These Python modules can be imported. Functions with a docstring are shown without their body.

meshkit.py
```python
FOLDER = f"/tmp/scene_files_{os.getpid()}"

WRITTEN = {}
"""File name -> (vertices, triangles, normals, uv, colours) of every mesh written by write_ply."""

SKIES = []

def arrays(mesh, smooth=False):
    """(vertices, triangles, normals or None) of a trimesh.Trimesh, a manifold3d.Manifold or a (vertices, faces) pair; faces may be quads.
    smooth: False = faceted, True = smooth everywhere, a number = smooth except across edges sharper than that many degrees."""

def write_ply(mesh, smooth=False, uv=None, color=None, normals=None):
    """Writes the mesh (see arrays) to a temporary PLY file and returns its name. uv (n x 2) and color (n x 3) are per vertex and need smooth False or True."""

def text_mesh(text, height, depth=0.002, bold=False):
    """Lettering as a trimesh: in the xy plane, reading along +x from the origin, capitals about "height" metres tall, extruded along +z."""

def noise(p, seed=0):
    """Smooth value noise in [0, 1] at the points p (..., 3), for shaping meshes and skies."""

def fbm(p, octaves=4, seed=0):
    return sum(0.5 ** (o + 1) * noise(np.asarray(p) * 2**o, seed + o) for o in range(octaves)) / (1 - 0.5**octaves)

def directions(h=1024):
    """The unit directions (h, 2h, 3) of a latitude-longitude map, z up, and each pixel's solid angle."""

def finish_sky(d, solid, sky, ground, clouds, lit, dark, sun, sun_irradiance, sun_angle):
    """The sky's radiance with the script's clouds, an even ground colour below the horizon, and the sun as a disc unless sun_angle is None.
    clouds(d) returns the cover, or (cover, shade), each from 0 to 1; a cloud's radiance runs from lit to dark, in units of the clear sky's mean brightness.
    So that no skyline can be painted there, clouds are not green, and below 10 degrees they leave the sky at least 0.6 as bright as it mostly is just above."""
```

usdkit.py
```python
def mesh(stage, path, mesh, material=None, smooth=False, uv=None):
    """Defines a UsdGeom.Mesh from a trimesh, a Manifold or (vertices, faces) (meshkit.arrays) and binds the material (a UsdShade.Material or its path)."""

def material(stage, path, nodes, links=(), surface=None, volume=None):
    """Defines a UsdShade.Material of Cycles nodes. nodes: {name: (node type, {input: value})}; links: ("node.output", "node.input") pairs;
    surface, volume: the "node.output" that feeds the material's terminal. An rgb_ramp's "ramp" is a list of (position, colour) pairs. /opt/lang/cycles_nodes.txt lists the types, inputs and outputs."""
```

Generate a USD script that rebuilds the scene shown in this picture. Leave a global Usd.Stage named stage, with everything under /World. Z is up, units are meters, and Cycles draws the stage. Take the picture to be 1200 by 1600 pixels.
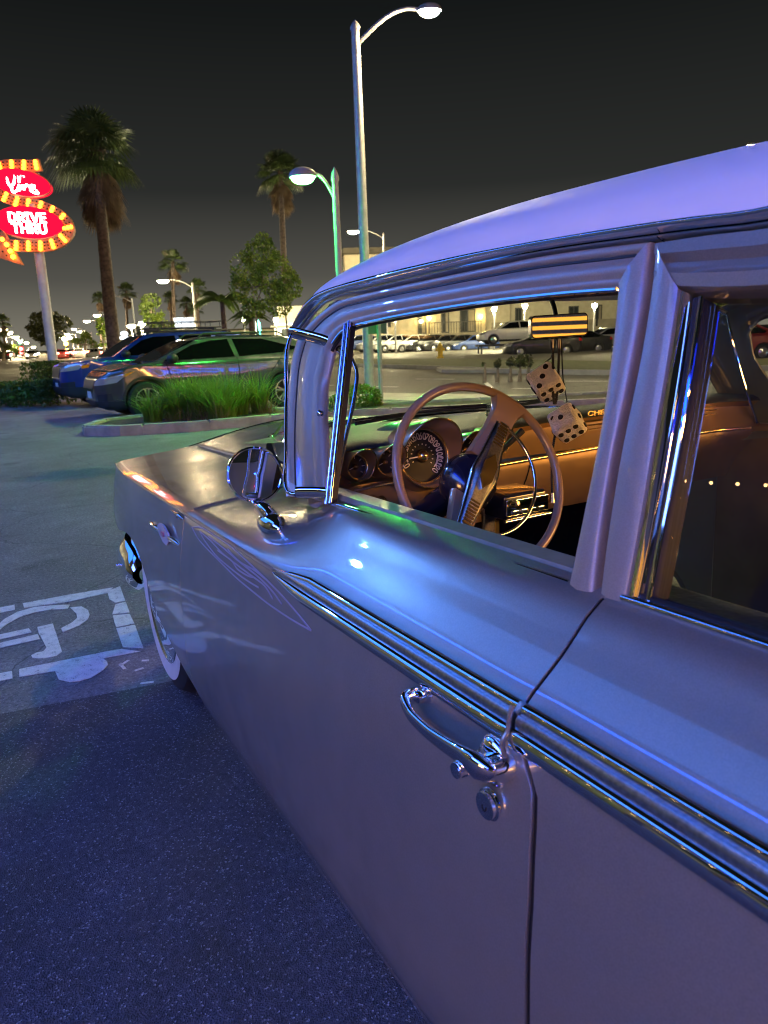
import math, random
import numpy as np, trimesh, usdkit, meshkit
import manifold3d as m3
from scipy.interpolate import PchipInterpolator
from shapely.geometry import Polygon
from pxr import Usd, UsdGeom, UsdLux, UsdShade, Gf, Sdf

rng = np.random.default_rng(7)
random.seed(7)
stage = Usd.Stage.CreateInMemory()
UsdGeom.SetStageUpAxis(stage, 'Z'); UsdGeom.SetStageMetersPerUnit(stage, 1.0)
UsdGeom.Xform.Define(stage, '/World'); UsdGeom.Scope.Define(stage, '/World/Looks')

# ------------------------------------------------------------------ camera, sky, exposure
F, HC = 1120.0, 1.25                       # focal length in photo pixels (photo 1200 wide), lens height in metres
EXPOSURE = 0.6
_p1 = np.array([-600., 527.6 + .0365*600 - 800, F]); _p2 = np.array([600., 527.6 - .0365*600 - 800, F])
_up = np.cross(_p1, _p2); _up /= np.linalg.norm(_up); _up = -_up if _up[1] > 0 else _up
_V = np.array([-646., -210., F]); _V /= np.linalg.norm(_V)
_right = np.cross(_V, _up); _right /= np.linalg.norm(_right)
_fw = np.cross(_up, _right); _fw = _fw if _fw @ _V > 0 else -_fw
R = np.array([_right, _fw, _up])                                   # level world: x across the parked car, y along it
_cu = np.cross(_right, _V); _cu = _cu if _cu @ _up > 0 else -_cu
Rc = np.array([_right, _V, _cu])                                   # the parked car's own axes (it sits slightly nose down)
C = np.array([0, 0, HC])
CW = R @ Rc.T
def cw(p): return (np.asarray(p, float) - C) @ CW.T + C            # car axes -> world
cam = UsdGeom.Camera.Define(stage, '/World/camera')
cam.CreateHorizontalApertureAttr(36.0); cam.CreateVerticalApertureAttr(48.0)
cam.CreateFocalLengthAttr(36.0*F/1200); cam.CreateClippingRangeAttr(Gf.Vec2f(.05, 3000))
cam.CreateExposureAttr(EXPOSURE); cam.CreateFStopAttr(11.0); cam.CreateFocusDistanceAttr(1.6)
_cx, _cy, _cz = R @ np.array([1., 0, 0]), R @ np.array([0, -1., 0]), R @ np.array([0, 0, -1.])
cam.AddTransformOp().Set(Gf.Matrix4d(*_cx, 0, *_cy, 0, *_cz, 0, *C, 1))

def look(name, nodes, links=(), surface=None, volume=None): return usdkit.material(stage, '/World/Looks/' + name, nodes, links, surface, volume)

SUN_E, SUN_R = -0.05, 2.2
sky_mat = look('night_sky', {
    'tc': ('texture_coordinate', {}), 'sx': ('separate_xyz', {}),
    'mr': ('map_range', {'from_min': -0.02, 'from_max': 0.62, 'to_min': 0.0, 'to_max': 1.0, 'clamp': True}),
    'rp': ('rgb_ramp', {'ramp': [(0, (1.75, 1.6, 1.2)), (.07, (1.2, 1.12, .88)), (.16, (.56, .54, .46)), (.32, (.155, .165, .155)), (.60, (.050, .058, .058)), (1, (.030, .036, .038))]}),
    'sk': ('sky_texture', {'sky_type': 'single_scattering', 'sun_disc': False, 'sun_elevation': SUN_E, 'sun_rotation': SUN_R}),
    'mx': ('mix_color', {'blend_type': 'add', 'fac': 0.01, 'use_clamp': False}),
    'bg': ('background_shader', {'strength': 0.1})},
    [('tc.generated', 'sx.vector'), ('sx.z', 'mr.value'), ('mr.result', 'rp.fac'), ('rp.color', 'mx.a'), ('sk.color', 'mx.b'), ('mx.result', 'bg.color')], surface='bg.background')
dome = UsdLux.DomeLight.Define(stage, '/World/sky')
UsdShade.MaterialBindingAPI.Apply(dome.GetPrim()).Bind(sky_mat)
dome.GetPrim().SetCustomDataByKey('kind', 'structure')

# ------------------------------------------------------------------ pixel -> place helpers
def ray(x, y, RR): return RR @ np.array([x - 600., y - 800., F])
def gnd(x, y, z=0.): d = ray(x, y, R); return C + d*((z - HC)/d[2])
def dep(x, y, D): return C + ray(x, y, R)*D/F
def cxh(x, y, X): d = ray(x, y, Rc); return C + d*(X/d[0])
def cyh(x, y, Y): d = ray(x, y, Rc); return C + d*(Y/d[1])
def czh(x, y, Z): d = ray(x, y, Rc); return C + d*((Z - HC)/d[2])

# ------------------------------------------------------------------ object helpers
_used, _org = {}, {}
def numbered(parent, name):
    k = (parent, name); n = _used.get(k, 0); _used[k] = n + 1
    return name if n == 0 else f'{name}_{n:03d}'
def setdata(p, label=None, cat=None, group=None, kind=None):
    for k, v in (('label', label), ('category', cat), ('group', group), ('kind', kind)):
        if v: p.SetCustomDataByKey(k, v)
    return p
def thing(name, label, cat, loc=(0, 0, 0), rotz=0., group=None):
    path = '/World/' + numbered('/World', name)
    x = UsdGeom.Xform.Define(stage, path); x.AddTranslateOp().Set(Gf.Vec3d(*map(float, loc)))
    if rotz: x.AddRotateZOp().Set(math.degrees(rotz))
    _org[path] = np.array(loc, float) if not rotz else None
    return setdata(x.GetPrim(), label, cat, group)
def vf(m):
    if isinstance(m, trimesh.Trimesh): return np.array(m.vertices), np.array(m.faces)
    if hasattr(m, 'to_mesh'):
        q = m.to_mesh(); return np.array(q.vert_properties[:, :3]), np.array(q.tri_verts)
    return np.asarray(m[0], float), np.asarray(m[1])
def tri(F_):
    F_ = np.asarray(F_)
    return F_ if F_.shape[1] == 3 else np.vstack([F_[:, [0, 1, 2]], F_[:, [0, 2, 3]]])
def obj(name, mesh, mat, parent=None, smooth=35, world=True, label=None):
    """One Mesh prim. Under a parent the mesh is given in world metres (or, world=False, in the thing's own axes)."""
    base = parent.GetPath().pathString if parent is not None else '/World'
    path = base + '/' + numbered(base, name)
    v, f = vf(mesh); f = tri(f)
    if parent is not None and world:
        root = '/'.join(path.split('/')[:3]); o = _org.get(root)
        if o is not None: v = v - o
    m = usdkit.mesh(stage, path, (v, f), mat, smooth=smooth)
    p = m.GetPrim()
    if label: p.SetCustomDataByKey('label', label)
    return p
def single(name, mesh, mat, label, cat, group=None, kind=None, smooth=35): return setdata(obj(name, mesh, mat, None, smooth), label, cat, group, kind)
def struct(name, mesh, mat, smooth=False): return setdata(obj(name, mesh, mat, None, smooth), kind='structure')
def copy_of(proto, loc, rotz, label, group=None, cat=None, scale=None):
    path = '/World/' + numbered('/World', proto.GetName().rstrip('0123456789').rstrip('_'))
    x = UsdGeom.Xform.Define(stage, path); p = x.GetPrim()
    p.GetReferences().AddInternalReference(proto.GetPath())
    x.ClearXformOpOrder()
    x.AddTranslateOp().Set(Gf.Vec3d(*map(float, loc))); x.AddRotateZOp().Set(math.degrees(rotz))
    if scale: x.AddScaleOp().Set(Gf.Vec3f(*scale))
    p.SetInstanceable(True)
    d = dict(proto.GetCustomData())
    return setdata(p, label, cat or d.get('category'), group or d.get('group'))

# ------------------------------------------------------------------ mesh helpers
def cat(ms):
    V, Fs, n = [], [], 0
    for m in ms:
        v, f = vf(m); f = tri(f); V.append(v); Fs.append(f + n); n += len(v)
    return np.vstack(V), np.vstack(Fs)
def grid(P, flip=False, wrap=False):
    P = np.asarray(P, float); n, m = P.shape[:2]
    i, j = np.meshgrid(np.arange(n - 1), np.arange(m if wrap else m - 1), indexing='ij'); i, j = i.ravel(), j.ravel(); k = (j + 1) % m
    q = np.stack([i*m + j, i*m + k, (i + 1)*m + k, (i + 1)*m + j], 1)
    return P.reshape(-1, 3), tri(q[:, ::-1] if flip else q)
def frames(path):
    path = np.asarray(path, float); t = np.gradient(path, axis=0); t /= np.linalg.norm(t, axis=1)[:, None] + 1e-12
    u = np.cross(t[0], [0, 0, 1.]); u = u if np.linalg.norm(u) > 1e-3 else np.array([1., 0, 0]); u /= np.linalg.norm(u)
    U = []
    for k in range(len(path)):
        u = u - (u @ t[k])*t[k]; u /= np.linalg.norm(u) + 1e-12; U.append(u)
    U = np.array(U); return t, U, np.cross(t, U)
def tube(path, r, n=10, ry=None, caps=True):
    path = np.asarray(path, float); _, U, W = frames(path); r = np.broadcast_to(r, len(path)); ry = r if ry is None else np.broadcast_to(ry, len(path))
    a = np.linspace(0, 2*np.pi, n, endpoint=False)
    P = path[:, None] + U[:, None]*(r[:, None]*np.cos(a))[..., None] + W[:, None]*(ry[:, None]*np.sin(a))[..., None]
    v, f = grid(P, flip=True, wrap=True)
    if caps:
        k = len(v); v = np.vstack([v, path[[0, -1]]]); j = np.arange(n); q = (j + 1) % n; e = (len(path) - 1)*n
        f = np.vstack([f, np.stack([np.full(n, k), j, q], 1), np.stack([np.full(n, k + 1), e + q, e + j], 1)])
    return v, f
def spline(pts, n):
    pts = np.asarray(pts, float); s = np.r_[0, np.cumsum(np.linalg.norm(np.diff(pts, axis=0), axis=1))]
    return PchipInterpolator(s, pts, axis=0)(np.linspace(0, s[-1], n))
def box(c, s, bevel=0.):
    s = np.asarray(s, float)
    if bevel:
        b = min(bevel, s.min()/2.01); p = []
        for d in range(3):
            h = s/2 - b; h[d] = s[d]/2
            p.append(m3.Manifold.cube(list(2*h), True))
        v, f = vf(m3.Manifold.batch_hull(p))
    else: v, f = vf(trimesh.creation.box(s))
    return v + np.asarray(c, float), f
def rot(v, axis, ang, about=(0, 0, 0)):
    M = trimesh.transformations.rotation_matrix(ang, axis)[:3, :3]; a = np.asarray(about, float)
    return (np.asarray(v, float) - a) @ M.T + a
def lathe(prof, n=24):
    """profile (r, h) turned about z."""
    a = np.linspace(0, 2*np.pi, n, endpoint=False); p = np.asarray(prof, float)
    P = np.stack([p[:, 0, None]*np.cos(a), p[:, 0, None]*np.sin(a), np.repeat(p[:, 1, None], n, 1)], -1)
    return grid(P, wrap=True)
def basis(v, o, e1, e2, e3): return np.asarray(o) + v[:, :1]*np.asarray(e1) + v[:, 1:2]*np.asarray(e2) + v[:, 2:3]*np.asarray(e3)
def prism(poly, h):
    return vf(trimesh.creation.extrude_polygon(Polygon(poly).buffer(0), h, engine='earcut'))
def ball(c, r, n=1): m = trimesh.creation.icosphere(n, 1.); return np.asarray(m.vertices)*r + np.asarray(c, float), np.asarray(m.faces)
def sheet(poly, z0, t=.004):
    v, f = prism(poly, t); v = v.copy(); v[:, 2] += z0; return v, f
def unit(v): v = np.asarray(v, float); return v/np.linalg.norm(v)

# ------------------------------------------------------------------ looks
def pbr(name, col, rough=.5, metal=0., **k):
    return look(name, {'p': ('principled_bsdf', {'base_color': col, 'roughness': rough, 'metallic': metal, **k})}, surface='p.BSDF')
def noisy(name, c1, c2, scale, rough=.7, bump=0., bscale=None, metal=0., pos='object', detail=4, lo=.35, hi=.65, rand=0., **k):
    n = {'tc': ('texture_coordinate', {}), 'n': ('noise_texture', {'scale': scale, 'detail': detail}), 'r': ('rgb_ramp', {'ramp': [(lo, c1), (hi, c2)]}),
         'p': ('principled_bsdf', {'roughness': rough, 'metallic': metal, **k})}
    l = [('tc.' + pos, 'n.vector'), ('n.fac', 'r.fac')]
    out = 'r.color'
    if rand:
        n['oi'] = ('object_info', {}); n['mr'] = ('map_range', {'from_min': 0, 'from_max': 1, 'to_min': 1 - rand, 'to_max': 1 + rand}); n['hv'] = ('hsv', {'hue': .5, 'saturation': 1., 'fac': 1.})
        l += [('oi.random', 'mr.value'), ('mr.result', 'hv.value'), ('r.color', 'hv.color')]; out = 'hv.color'
    l.append((out, 'p.base_color'))
    if bump:
        n['n2'] = ('noise_texture', {'scale': bscale or scale, 'detail': 3}); n['b'] = ('bump', {'strength': bump, 'distance': .01})
        l += [('tc.' + pos, 'n2.vector'), ('n2.fac', 'b.height'), ('b.normal', 'p.normal')]
    return look(name, n, l, 'p.BSDF')
def glow(name, col, s): return look(name, {'e': ('emission', {'color': col, 'strength': s})}, surface='e.emission')
def leaf(name, c1, c2, rough=.55, tr=.35, scale=1.5):
    return look(name, {'g': ('geometry', {}), 'tc': ('texture_coordinate', {}), 'n': ('noise_texture', {'scale': scale, 'detail': 2}), 'ad': ('math', {'math_type': 'multiply_add', 'value2': .6, 'value3': 0}),
                       'r': ('rgb_ramp', {'ramp': [(.3, c1), (.85, c2)]}), 'p': ('principled_bsdf', {'roughness': rough}), 't': ('translucent_bsdf', {}), 'm': ('mix_closure', {'fac': tr})},
                [('tc.object', 'n.vector'), ('g.random_per_island', 'ad.value1'), ('n.fac', 'ad.value3'), ('ad.value', 'r.fac'), ('r.color', 'p.base_color'), ('r.color', 't.color'), ('p.BSDF', 'm.closure1'), ('t.BSDF', 'm.closure2')], 'm.closure')
def pane(name, tint=(1, 1, 1), f0=.05, dust=0.):
    n = {'lw': ('layer_weight', {'blend': .5}), 'pw': ('math', {'math_type': 'power', 'value2': 5.}), 'ma': ('math', {'math_type': 'multiply_add', 'value2': 1 - f0, 'value3': f0}),
         't': ('transparent_bsdf', {'color': tint}), 'g': ('glossy_bsdf', {'color': (1, 1, 1), 'roughness': 0.0}), 'm': ('mix_closure', {})}
    l = [('lw.facing', 'pw.value1'), ('pw.value', 'ma.value1'), ('ma.value', 'm.fac'), ('t.BSDF', 'm.closure1'), ('g.BSDF', 'm.closure2')]
    if not dust: return look(name, n, l, 'm.closure')
    n.update({'d': ('diffuse_bsdf', {'color': (.7, .7, .7)}), 'tc': ('texture_coordinate', {}), 'nz': ('noise_texture', {'scale': 6., 'detail': 6.}), 'mp': ('map_range', {'from_min': .4, 'from_max': .8, 'to_min': 0., 'to_max': dust, 'clamp': True}), 'm2': ('mix_closure', {})})
    l += [('tc.object', 'nz.vector'), ('nz.fac', 'mp.value'), ('mp.result', 'm2.fac'), ('m.closure', 'm2.closure1'), ('d.BSDF', 'm2.closure2')]
    return look(name, n, l, 'm2.closure')

# ------------------------------------------------------------------ materials
def paint(name, col, metal=.25, rough=.38, flake=.12, coat=1.):
    return look(name, {'tc': ('texture_coordinate', {}), 'v': ('white_noise_texture' if False else 'voronoi_texture', {'scale': 900.}), 'r': ('rgb_ramp', {'ramp': [(0, tuple(c*(1 - flake) for c in col)), (1, tuple(c*(1 + flake) for c in col))]}),
                       'n': ('noise_texture', {'scale': 2.2, 'detail': 5.}), 'mr': ('map_range', {'from_min': .3, 'from_max': .7, 'to_min': rough - .06, 'to_max': rough + .06}),
                       'n2': ('noise_texture', {'scale': 1.3, 'detail': 1.}), 'b': ('bump', {'strength': .018, 'distance': .02}),
                       'p': ('principled_bsdf', {'metallic': metal, 'coat_weight': coat, 'coat_roughness': .02})},
                [('tc.object', 'v.vector'), ('v.color', 'r.fac'), ('r.color', 'p.base_color'), ('tc.object', 'n.vector'), ('n.fac', 'mr.value'), ('mr.result', 'p.roughness'),
                 ('tc.object', 'n2.vector'), ('n2.fac', 'b.height'), ('b.normal', 'p.coat_normal')], 'p.BSDF')
M = {}
M['body'] = paint('silver_grey_paint', (.29, .272, .225), metal=.5, rough=.32)
M['frame'] = paint('silver_grey_frame_paint', (.33, .29, .235), metal=.35, rough=.42, coat=.45)
M['roof'] = pbr('white_roof_paint', (.74, .74, .76), .6, specular_ior_level=.25)
M['chrome'] = pbr('chrome', (.86, .87, .88), .035, 1.)
M['ribchrome'] = noisy('brushed_trim', (.42, .42, .46), (.6, .6, .64), 220, .28, metal=1.)
M['dark'] = pbr('black_gap', (.006, .006, .007), .9)
M['rubber'] = pbr('black_rubber', (.012, .012, .013), .55)
M['tyre'] = noisy('tyre_rubber', (.012, .012, .013), (.022, .022, .023), 30, .7)
M['whitewall'] = noisy('whitewall_rubber', (.62, .61, .58), (.72, .71, .69), 12, .5)
M['bronze'] = pbr('bronze_dash_paint', (.34, .21, .10), .28, .5, coat_weight=.5)
M['bronzelow'] = noisy('bronze_dash_panel', (.22, .14, .07), (.27, .175, .09), 9, .4, metal=.3)
M['goldtrim'] = pbr('brass_coloured_trim', (.75, .58, .28), .2, 1.)
M['pad'] = noisy('dash_pad_vinyl', (.022, .026, .030), (.036, .042, .046), 60, .6, bump=.15, bscale=350, specular_ior_level=.3)
M['bluedark'] = pbr('dark_blue_enamel', (.010, .012, .024), .22, 0., coat_weight=1.)
M['dial'] = pbr('black_dial', (.012, .011, .01), .35)
M['dialmark'] = pbr('cream_dial_marking', (.75, .68, .5), .5)
M['wheelplastic'] = pbr('taupe_steering_plastic', (.30, .20, .11), .2, coat_weight=.4)
M['seat'] = noisy('dark_seat_vinyl', (.014, .012, .012), (.026, .022, .02), 14, .5, bump=.2, bscale=120)
M['carpet'] = noisy('dark_carpet', (.01, .009, .009), (.02, .018, .016), 80, .95)
M['trimtan'] = noisy('tan_door_trim', (.2, .19, .14), (.25, .24, .18), 30, .45)
M['headliner'] = noisy('headliner', (.16, .15, .14), (.2, .19, .18), 30, .9)
M['glass'] = pane('car_window_glass', (.97, .985, .97), .045)
M['ventglass'] = pane('vent_window_glass', (.96, .98, .97), .045)
M['wsglass'] = pane('windscreen_glass', (.97, .985, .97), .045, dust=.05)
M['sideglass'] = pane('rear_window_glass', (.8, .82, .8), .06, dust=.02)
M['mirror'] = pbr('mirror_silver', (.9, .9, .9), .01, 1.)
M['pin'] = pbr('lilac_curve_colour', (.33, .31, .40), .35)
M['emred'] = pbr('pink_emblem_enamel', (.42, .13, .20), .3)
M['emwhite'] = pbr('pale_emblem_enamel', (.62, .6, .72), .25, coat_weight=1.)
M['redlens'] = pbr('red_lamp_lens', (.5, .01, .01), .15)
M['clearlens'] = pbr('clear_lamp_lens', (.7, .7, .7), .08, coat_weight=1.)

# ------------------------------------------------------------------ the vintage sedan (built in its own axes, then set down)
CX = 1.45
car = thing('vintage_sedan', 'silver grey vintage sedan with white roof and chrome side trim, nearest the camera', 'car', (CX, .8, 0))
def co(name, mesh, mat, parent=None, smooth=35, label=None):
    v, f = vf(mesh); return obj(name, (cw(v), f), mat, parent if parent is not None else car, smooth, label=label)
def mir(m):
    v, f = vf(m); v = v.copy(); v[:, 0] = 2*CX - v[:, 0]; return v, tri(f)[:, ::-1]
ZC = .846
XL = PchipInterpolator([.10, .20, .25, .33, .45, .60, .72, .80, ZC], [.57, .50, .466, .438, .428, .430, .442, .457, .468])
XU = PchipInterpolator([ZC, .856, .885, .93, .957, .969, .974], [.468, .474, .499, .544, .571, .588, .612])
def XS(z): return float(XL(z)) if z <= ZC else float(XU(min(z, .974)))
def S(px, py, off=0.):
    x = .46
    for _ in range(25): p = cxh(px, py, x); x = .5*x + .5*(XS(min(max(p[2], .1), .974)) - off)
    return cxh(px, py, x)
K_T = .33
def T(px, py, off=0.):
    n = np.array([1., 0, -K_T]); d = ray(px, py, Rc); c0 = (.600 - K_T*.969) - off
    return C + d*((c0 - n @ C)/(n @ d))
NT = unit([-1., 0, K_T])
def taper(y): return .045*np.maximum(0, (y - 2.75)/.65)**2
def inner(y): w = np.clip((np.asarray(y) - 1.12)/.88, 0, 1); return w*w*(3 - 2*w)
TU = np.linspace(0, 1, 15); ZU = np.interp(TU, [0, .06, .3, .62, .84, .94, 1], [ZC, .856, .885, .93, .957, .969, .974])
def upper(y):
    """the surface above the crease at y: (15, 3) from the crease to the inner rail."""
    w = float(inner(y)); xd = np.array([float(XU(z)) for z in ZU])
    xf = .468 + .362*TU; zf = ZC + .006*np.minimum(1, TU/.05) + .036*TU**.85
    x = (1 - w)*xd + w*xf + (1 - TU)*taper(y); z = (1 - w)*ZU + w*zf
    return np.stack([x, np.full(15, y), z], 1)
def lower(y, zb, n=22):
    z = zb + (ZC - zb)*np.linspace(0, 1, n)**1.0
    return np.stack([XL(np.maximum(z, .1)) + taper(y), np.full(n, y), z], 1)
gap_px = [(932, 945), (915, 966), (880, 1020), (850, 1060), (822, 1098), (815, 1120), (818, 1180), (832, 1215), (835, 1260), (831, 1340), (827, 1440), (823, 1590)]
_g = np.array([S(*q) for q in gap_px]); _o = np.argsort(_g[:, 2])
_gz, _gy = _g[_o, 2], _g[_o, 1]; _k = np.r_[True, np.diff(_gz) > .004]; _gz, _gy = _gz[_k], _gy[_k]
GAPY = PchipInterpolator(np.r_[.1, _gz, 1.02], np.r_[_gy[0] - .01, _gy, _gy[-1] + .01])
YSEAM, YNOSE = 2.0, 3.33
def lips(P, d=.028, sides='lrtb'):
    """turn the borders of a panel inward so that its edges have thickness."""
    P = np.asarray(P)
    def off(row, e): r = row.copy(); r[:, 0] += e; return r
    if 'b' in sides: P = np.concatenate([off(P[0], d)[None], off(P[0], .003)[None] - [0, 0, .0015], P], 0)
    if 't' in sides: P = np.concatenate([P, (off(P[-1], .004) + [0, 0, .001])[None], (off(P[-1], d) - [0, 0, .02])[None]], 0)
    P = P.transpose(1, 0, 2)
    if 'l' in sides: P = np.concatenate([off(P[0], .0055)[None], (off(P[0], .0015) - [0, .0008, 0])[None], P], 0)
    if 'r' in sides: P = np.concatenate([P, (off(P[-1], .0015) + [0, .0008, 0])[None], off(P[-1], .0055)[None]], 0)
    return P.transpose(1, 0, 2)
def panel(yr, yf, zb, n, sides='lrtb', tmax=1., low=22):
    """body side panel from rear edge yr(z) to front edge yf(z) above the lower edge zb(y)."""
    cols = []
    for u in np.linspace(0, 1, n):
        ym = yr(.6) + (yf(.6) - yr(.6))*u
        L = lower(ym, zb(ym), low); U = upper(ym)[1:]
        zz = np.r_[L[:, 2], ZU[1:]]
        yy = np.array([yr(z) + (yf(z) - yr(z))*u for z in zz])
        pts = np.vstack([L, U])
        for k in range(len(L), len(zz)): pts[k] = upper(yy[k])[k - len(L) + 1]
        pts[:len(L), 1] = yy[:len(L)]; pts[:len(L), 0] = XL(np.maximum(L[:, 2], .1)) + taper(yy[:len(L)])
        cols.append(pts)
    return lips(np.array(cols).transpose(1, 0, 2), sides=sides)
con = lambda c: (lambda z: c)
zb_door = lambda y: .235
arch_y = np.array([1.84, 1.90, 1.97, 2.09, 2.22, 2.36, 2.50, 2.63, 2.78, 2.92, 3.10, 3.24, 3.40])
arch_z = np.array([.235, .285, .325, .350, .392, .440, .535, .612, .640, .628, .605, .610, .665])
ARCH = PchipInterpolator(arch_y, arch_z)
zb_fend = lambda y: float(ARCH(np.clip(y, 1.84, 3.4)))
gapm = lambda z: float(GAPY(np.clip(z, .1, 1.02)))
ghw = lambda z: .0052 if z < .835 else .0030
Pd = panel(lambda z: gapm(z) + ghw(z), con(YSEAM - .002), lambda y: zb_door(y) if y < 1.84 else zb_fend(y), 46)
Pr = panel(con(-.62), lambda z: gapm(z) - ghw(z), zb_door, 40)
Pf = panel(con(YSEAM + .0015), con(YNOSE), zb_fend, 46)
Pq = panel(con(-1.95), con(-.626), lambda y: .235 + .37*max(0, 1 - ((y + .72)/.4)**2)**.5, 40)
for nm, P in (('front_door', Pd), ('rear_door', Pr), ('front_fender', Pf), ('rear_quarter_panel', Pq)):
    p = co(nm, grid(P, flip=True), M['body'], smooth=28)
    if nm == 'front_door': front_door = p
    if nm == 'rear_door': rear_door = p
    if nm == 'front_fender': fender = p
    q = co(nm, mir(grid(P, flip=True)), M['body'], smooth=28)
# dark cavity just behind the shut lines
def strip_behind(zs, yc, w, d):
    A = np.array([[XS(z) + d, yc(z) - w, z] for z in zs]); B = np.array([[XS(z) + d, yc(z) + w, z] for z in zs]); return grid(np.stack([A, B], 1), flip=True)
co('shut_line_seal', strip_behind(np.linspace(.24, .97, 60), gapm, .02, .0065), M['dark']); co('shut_line_seal', strip_behind(np.linspace(.42, .84, 20), con(YSEAM), .02, .0065), M['dark'])
# rocker underside and sill
rk_ = tube(np.stack([np.full(30, .53), np.linspace(-.6, 1.95, 30), np.full(30, .22)], 1), .05, 10)
co('rocker_panel', rk_, M['body']); co('rocker_panel', mir(rk_), M['body'])

# hood, cowl, front and tail
def hoodz(u, y):
    """u 0..1 from the inner rail to the centre line."""
    zr = upper(y)[-1, 2]; xr = upper(y)[-1, 0]
    zc = np.interp(y, [1.2, 1.6, 2.4, 3.2, 3.4, 3.5], [1.0, 1.01, 1.02, .978, .962, .94])
    return xr, zr, zr + (zc - zr)*np.sin(u*np.pi/2)**1.15
def ws_foot(x):
    a = abs(x - CX)/.896
    if a > .905: return 0.
    return 2.36 - .10*(a/.7)**2 if a < .7 else 2.26 - .80*((a - .7)/.3)**1.2
def hoodgrid(y0, y1, n, m=28, noselip=False):
    rows = []
    for v in np.linspace(0, 1, n):
        r = []
        for s in np.linspace(-1, 1, 2*m + 1):
            u = 1 - abs(s); ya = y0
            for _ in range(6):
                xr = upper(ya)[-1, 0]; ya = .5*ya + .5*min(y1, max(y0, ws_foot(xr + (CX - xr)*u) + .004))
            y = ya + (y1 - ya)*v; xr, zr, z = hoodz(u, y); x = xr + (CX - xr)*u
            yy = y + (.10*(1 - (1 - u)**2) if noselip else 0)*((y - y0)/(y1 - y0))**2
            r.append([x if s <= 0 else 2*CX - x, yy, z])
        rows.append(r)
    return np.array(rows)
H = hoodgrid(2.06, YNOSE, 40, noselip=True)
lip = H[-1].copy(); lip2 = lip.copy(); lip[:, 2] -= .012; lip[:, 1] += .012; lip2[:, 2] -= .05; lip2[:, 1] -= .01
hood = co('hood', grid(np.concatenate([H, lip[None], lip2[None]], 0)), M['body'], smooth=40)
co('cowl', grid(hoodgrid(1.15, 2.057, 20)), M['body'], smooth=40)
# raised bead that runs back along the hood edge, bright front lip
bead = [cw(p) for p in []]
hx = np.linspace(3.28, 2.1, 24); bd = []
for y in hx: xr, zr, z = hoodz(.06, y); bd.append([xr + (CX - xr)*.06 , y, z + .002])
co('hood_bead', cat([tube(bd, .007, 8), mir(tube(bd, .007, 8))]), M['body'], hood)
fl = H[-1] + [0, .008, -.004]
co('hood_front_moulding', tube(fl, .007, 8), M['chrome'], hood)
sm_ = upper(YSEAM); co('seam_edge', tube(np.stack([sm_[1:, 0], sm_[1:, 1], sm_[1:, 2] + .0012], 1), .0026, 8), M['body'], fender)
ce = np.array([[.466 + taper(y), y, ZC + .001] for y in np.linspace(1.30, YNOSE, 50)])
co('crease_moulding', tube(ce, .0045, 8), M['body'], fender)
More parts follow.
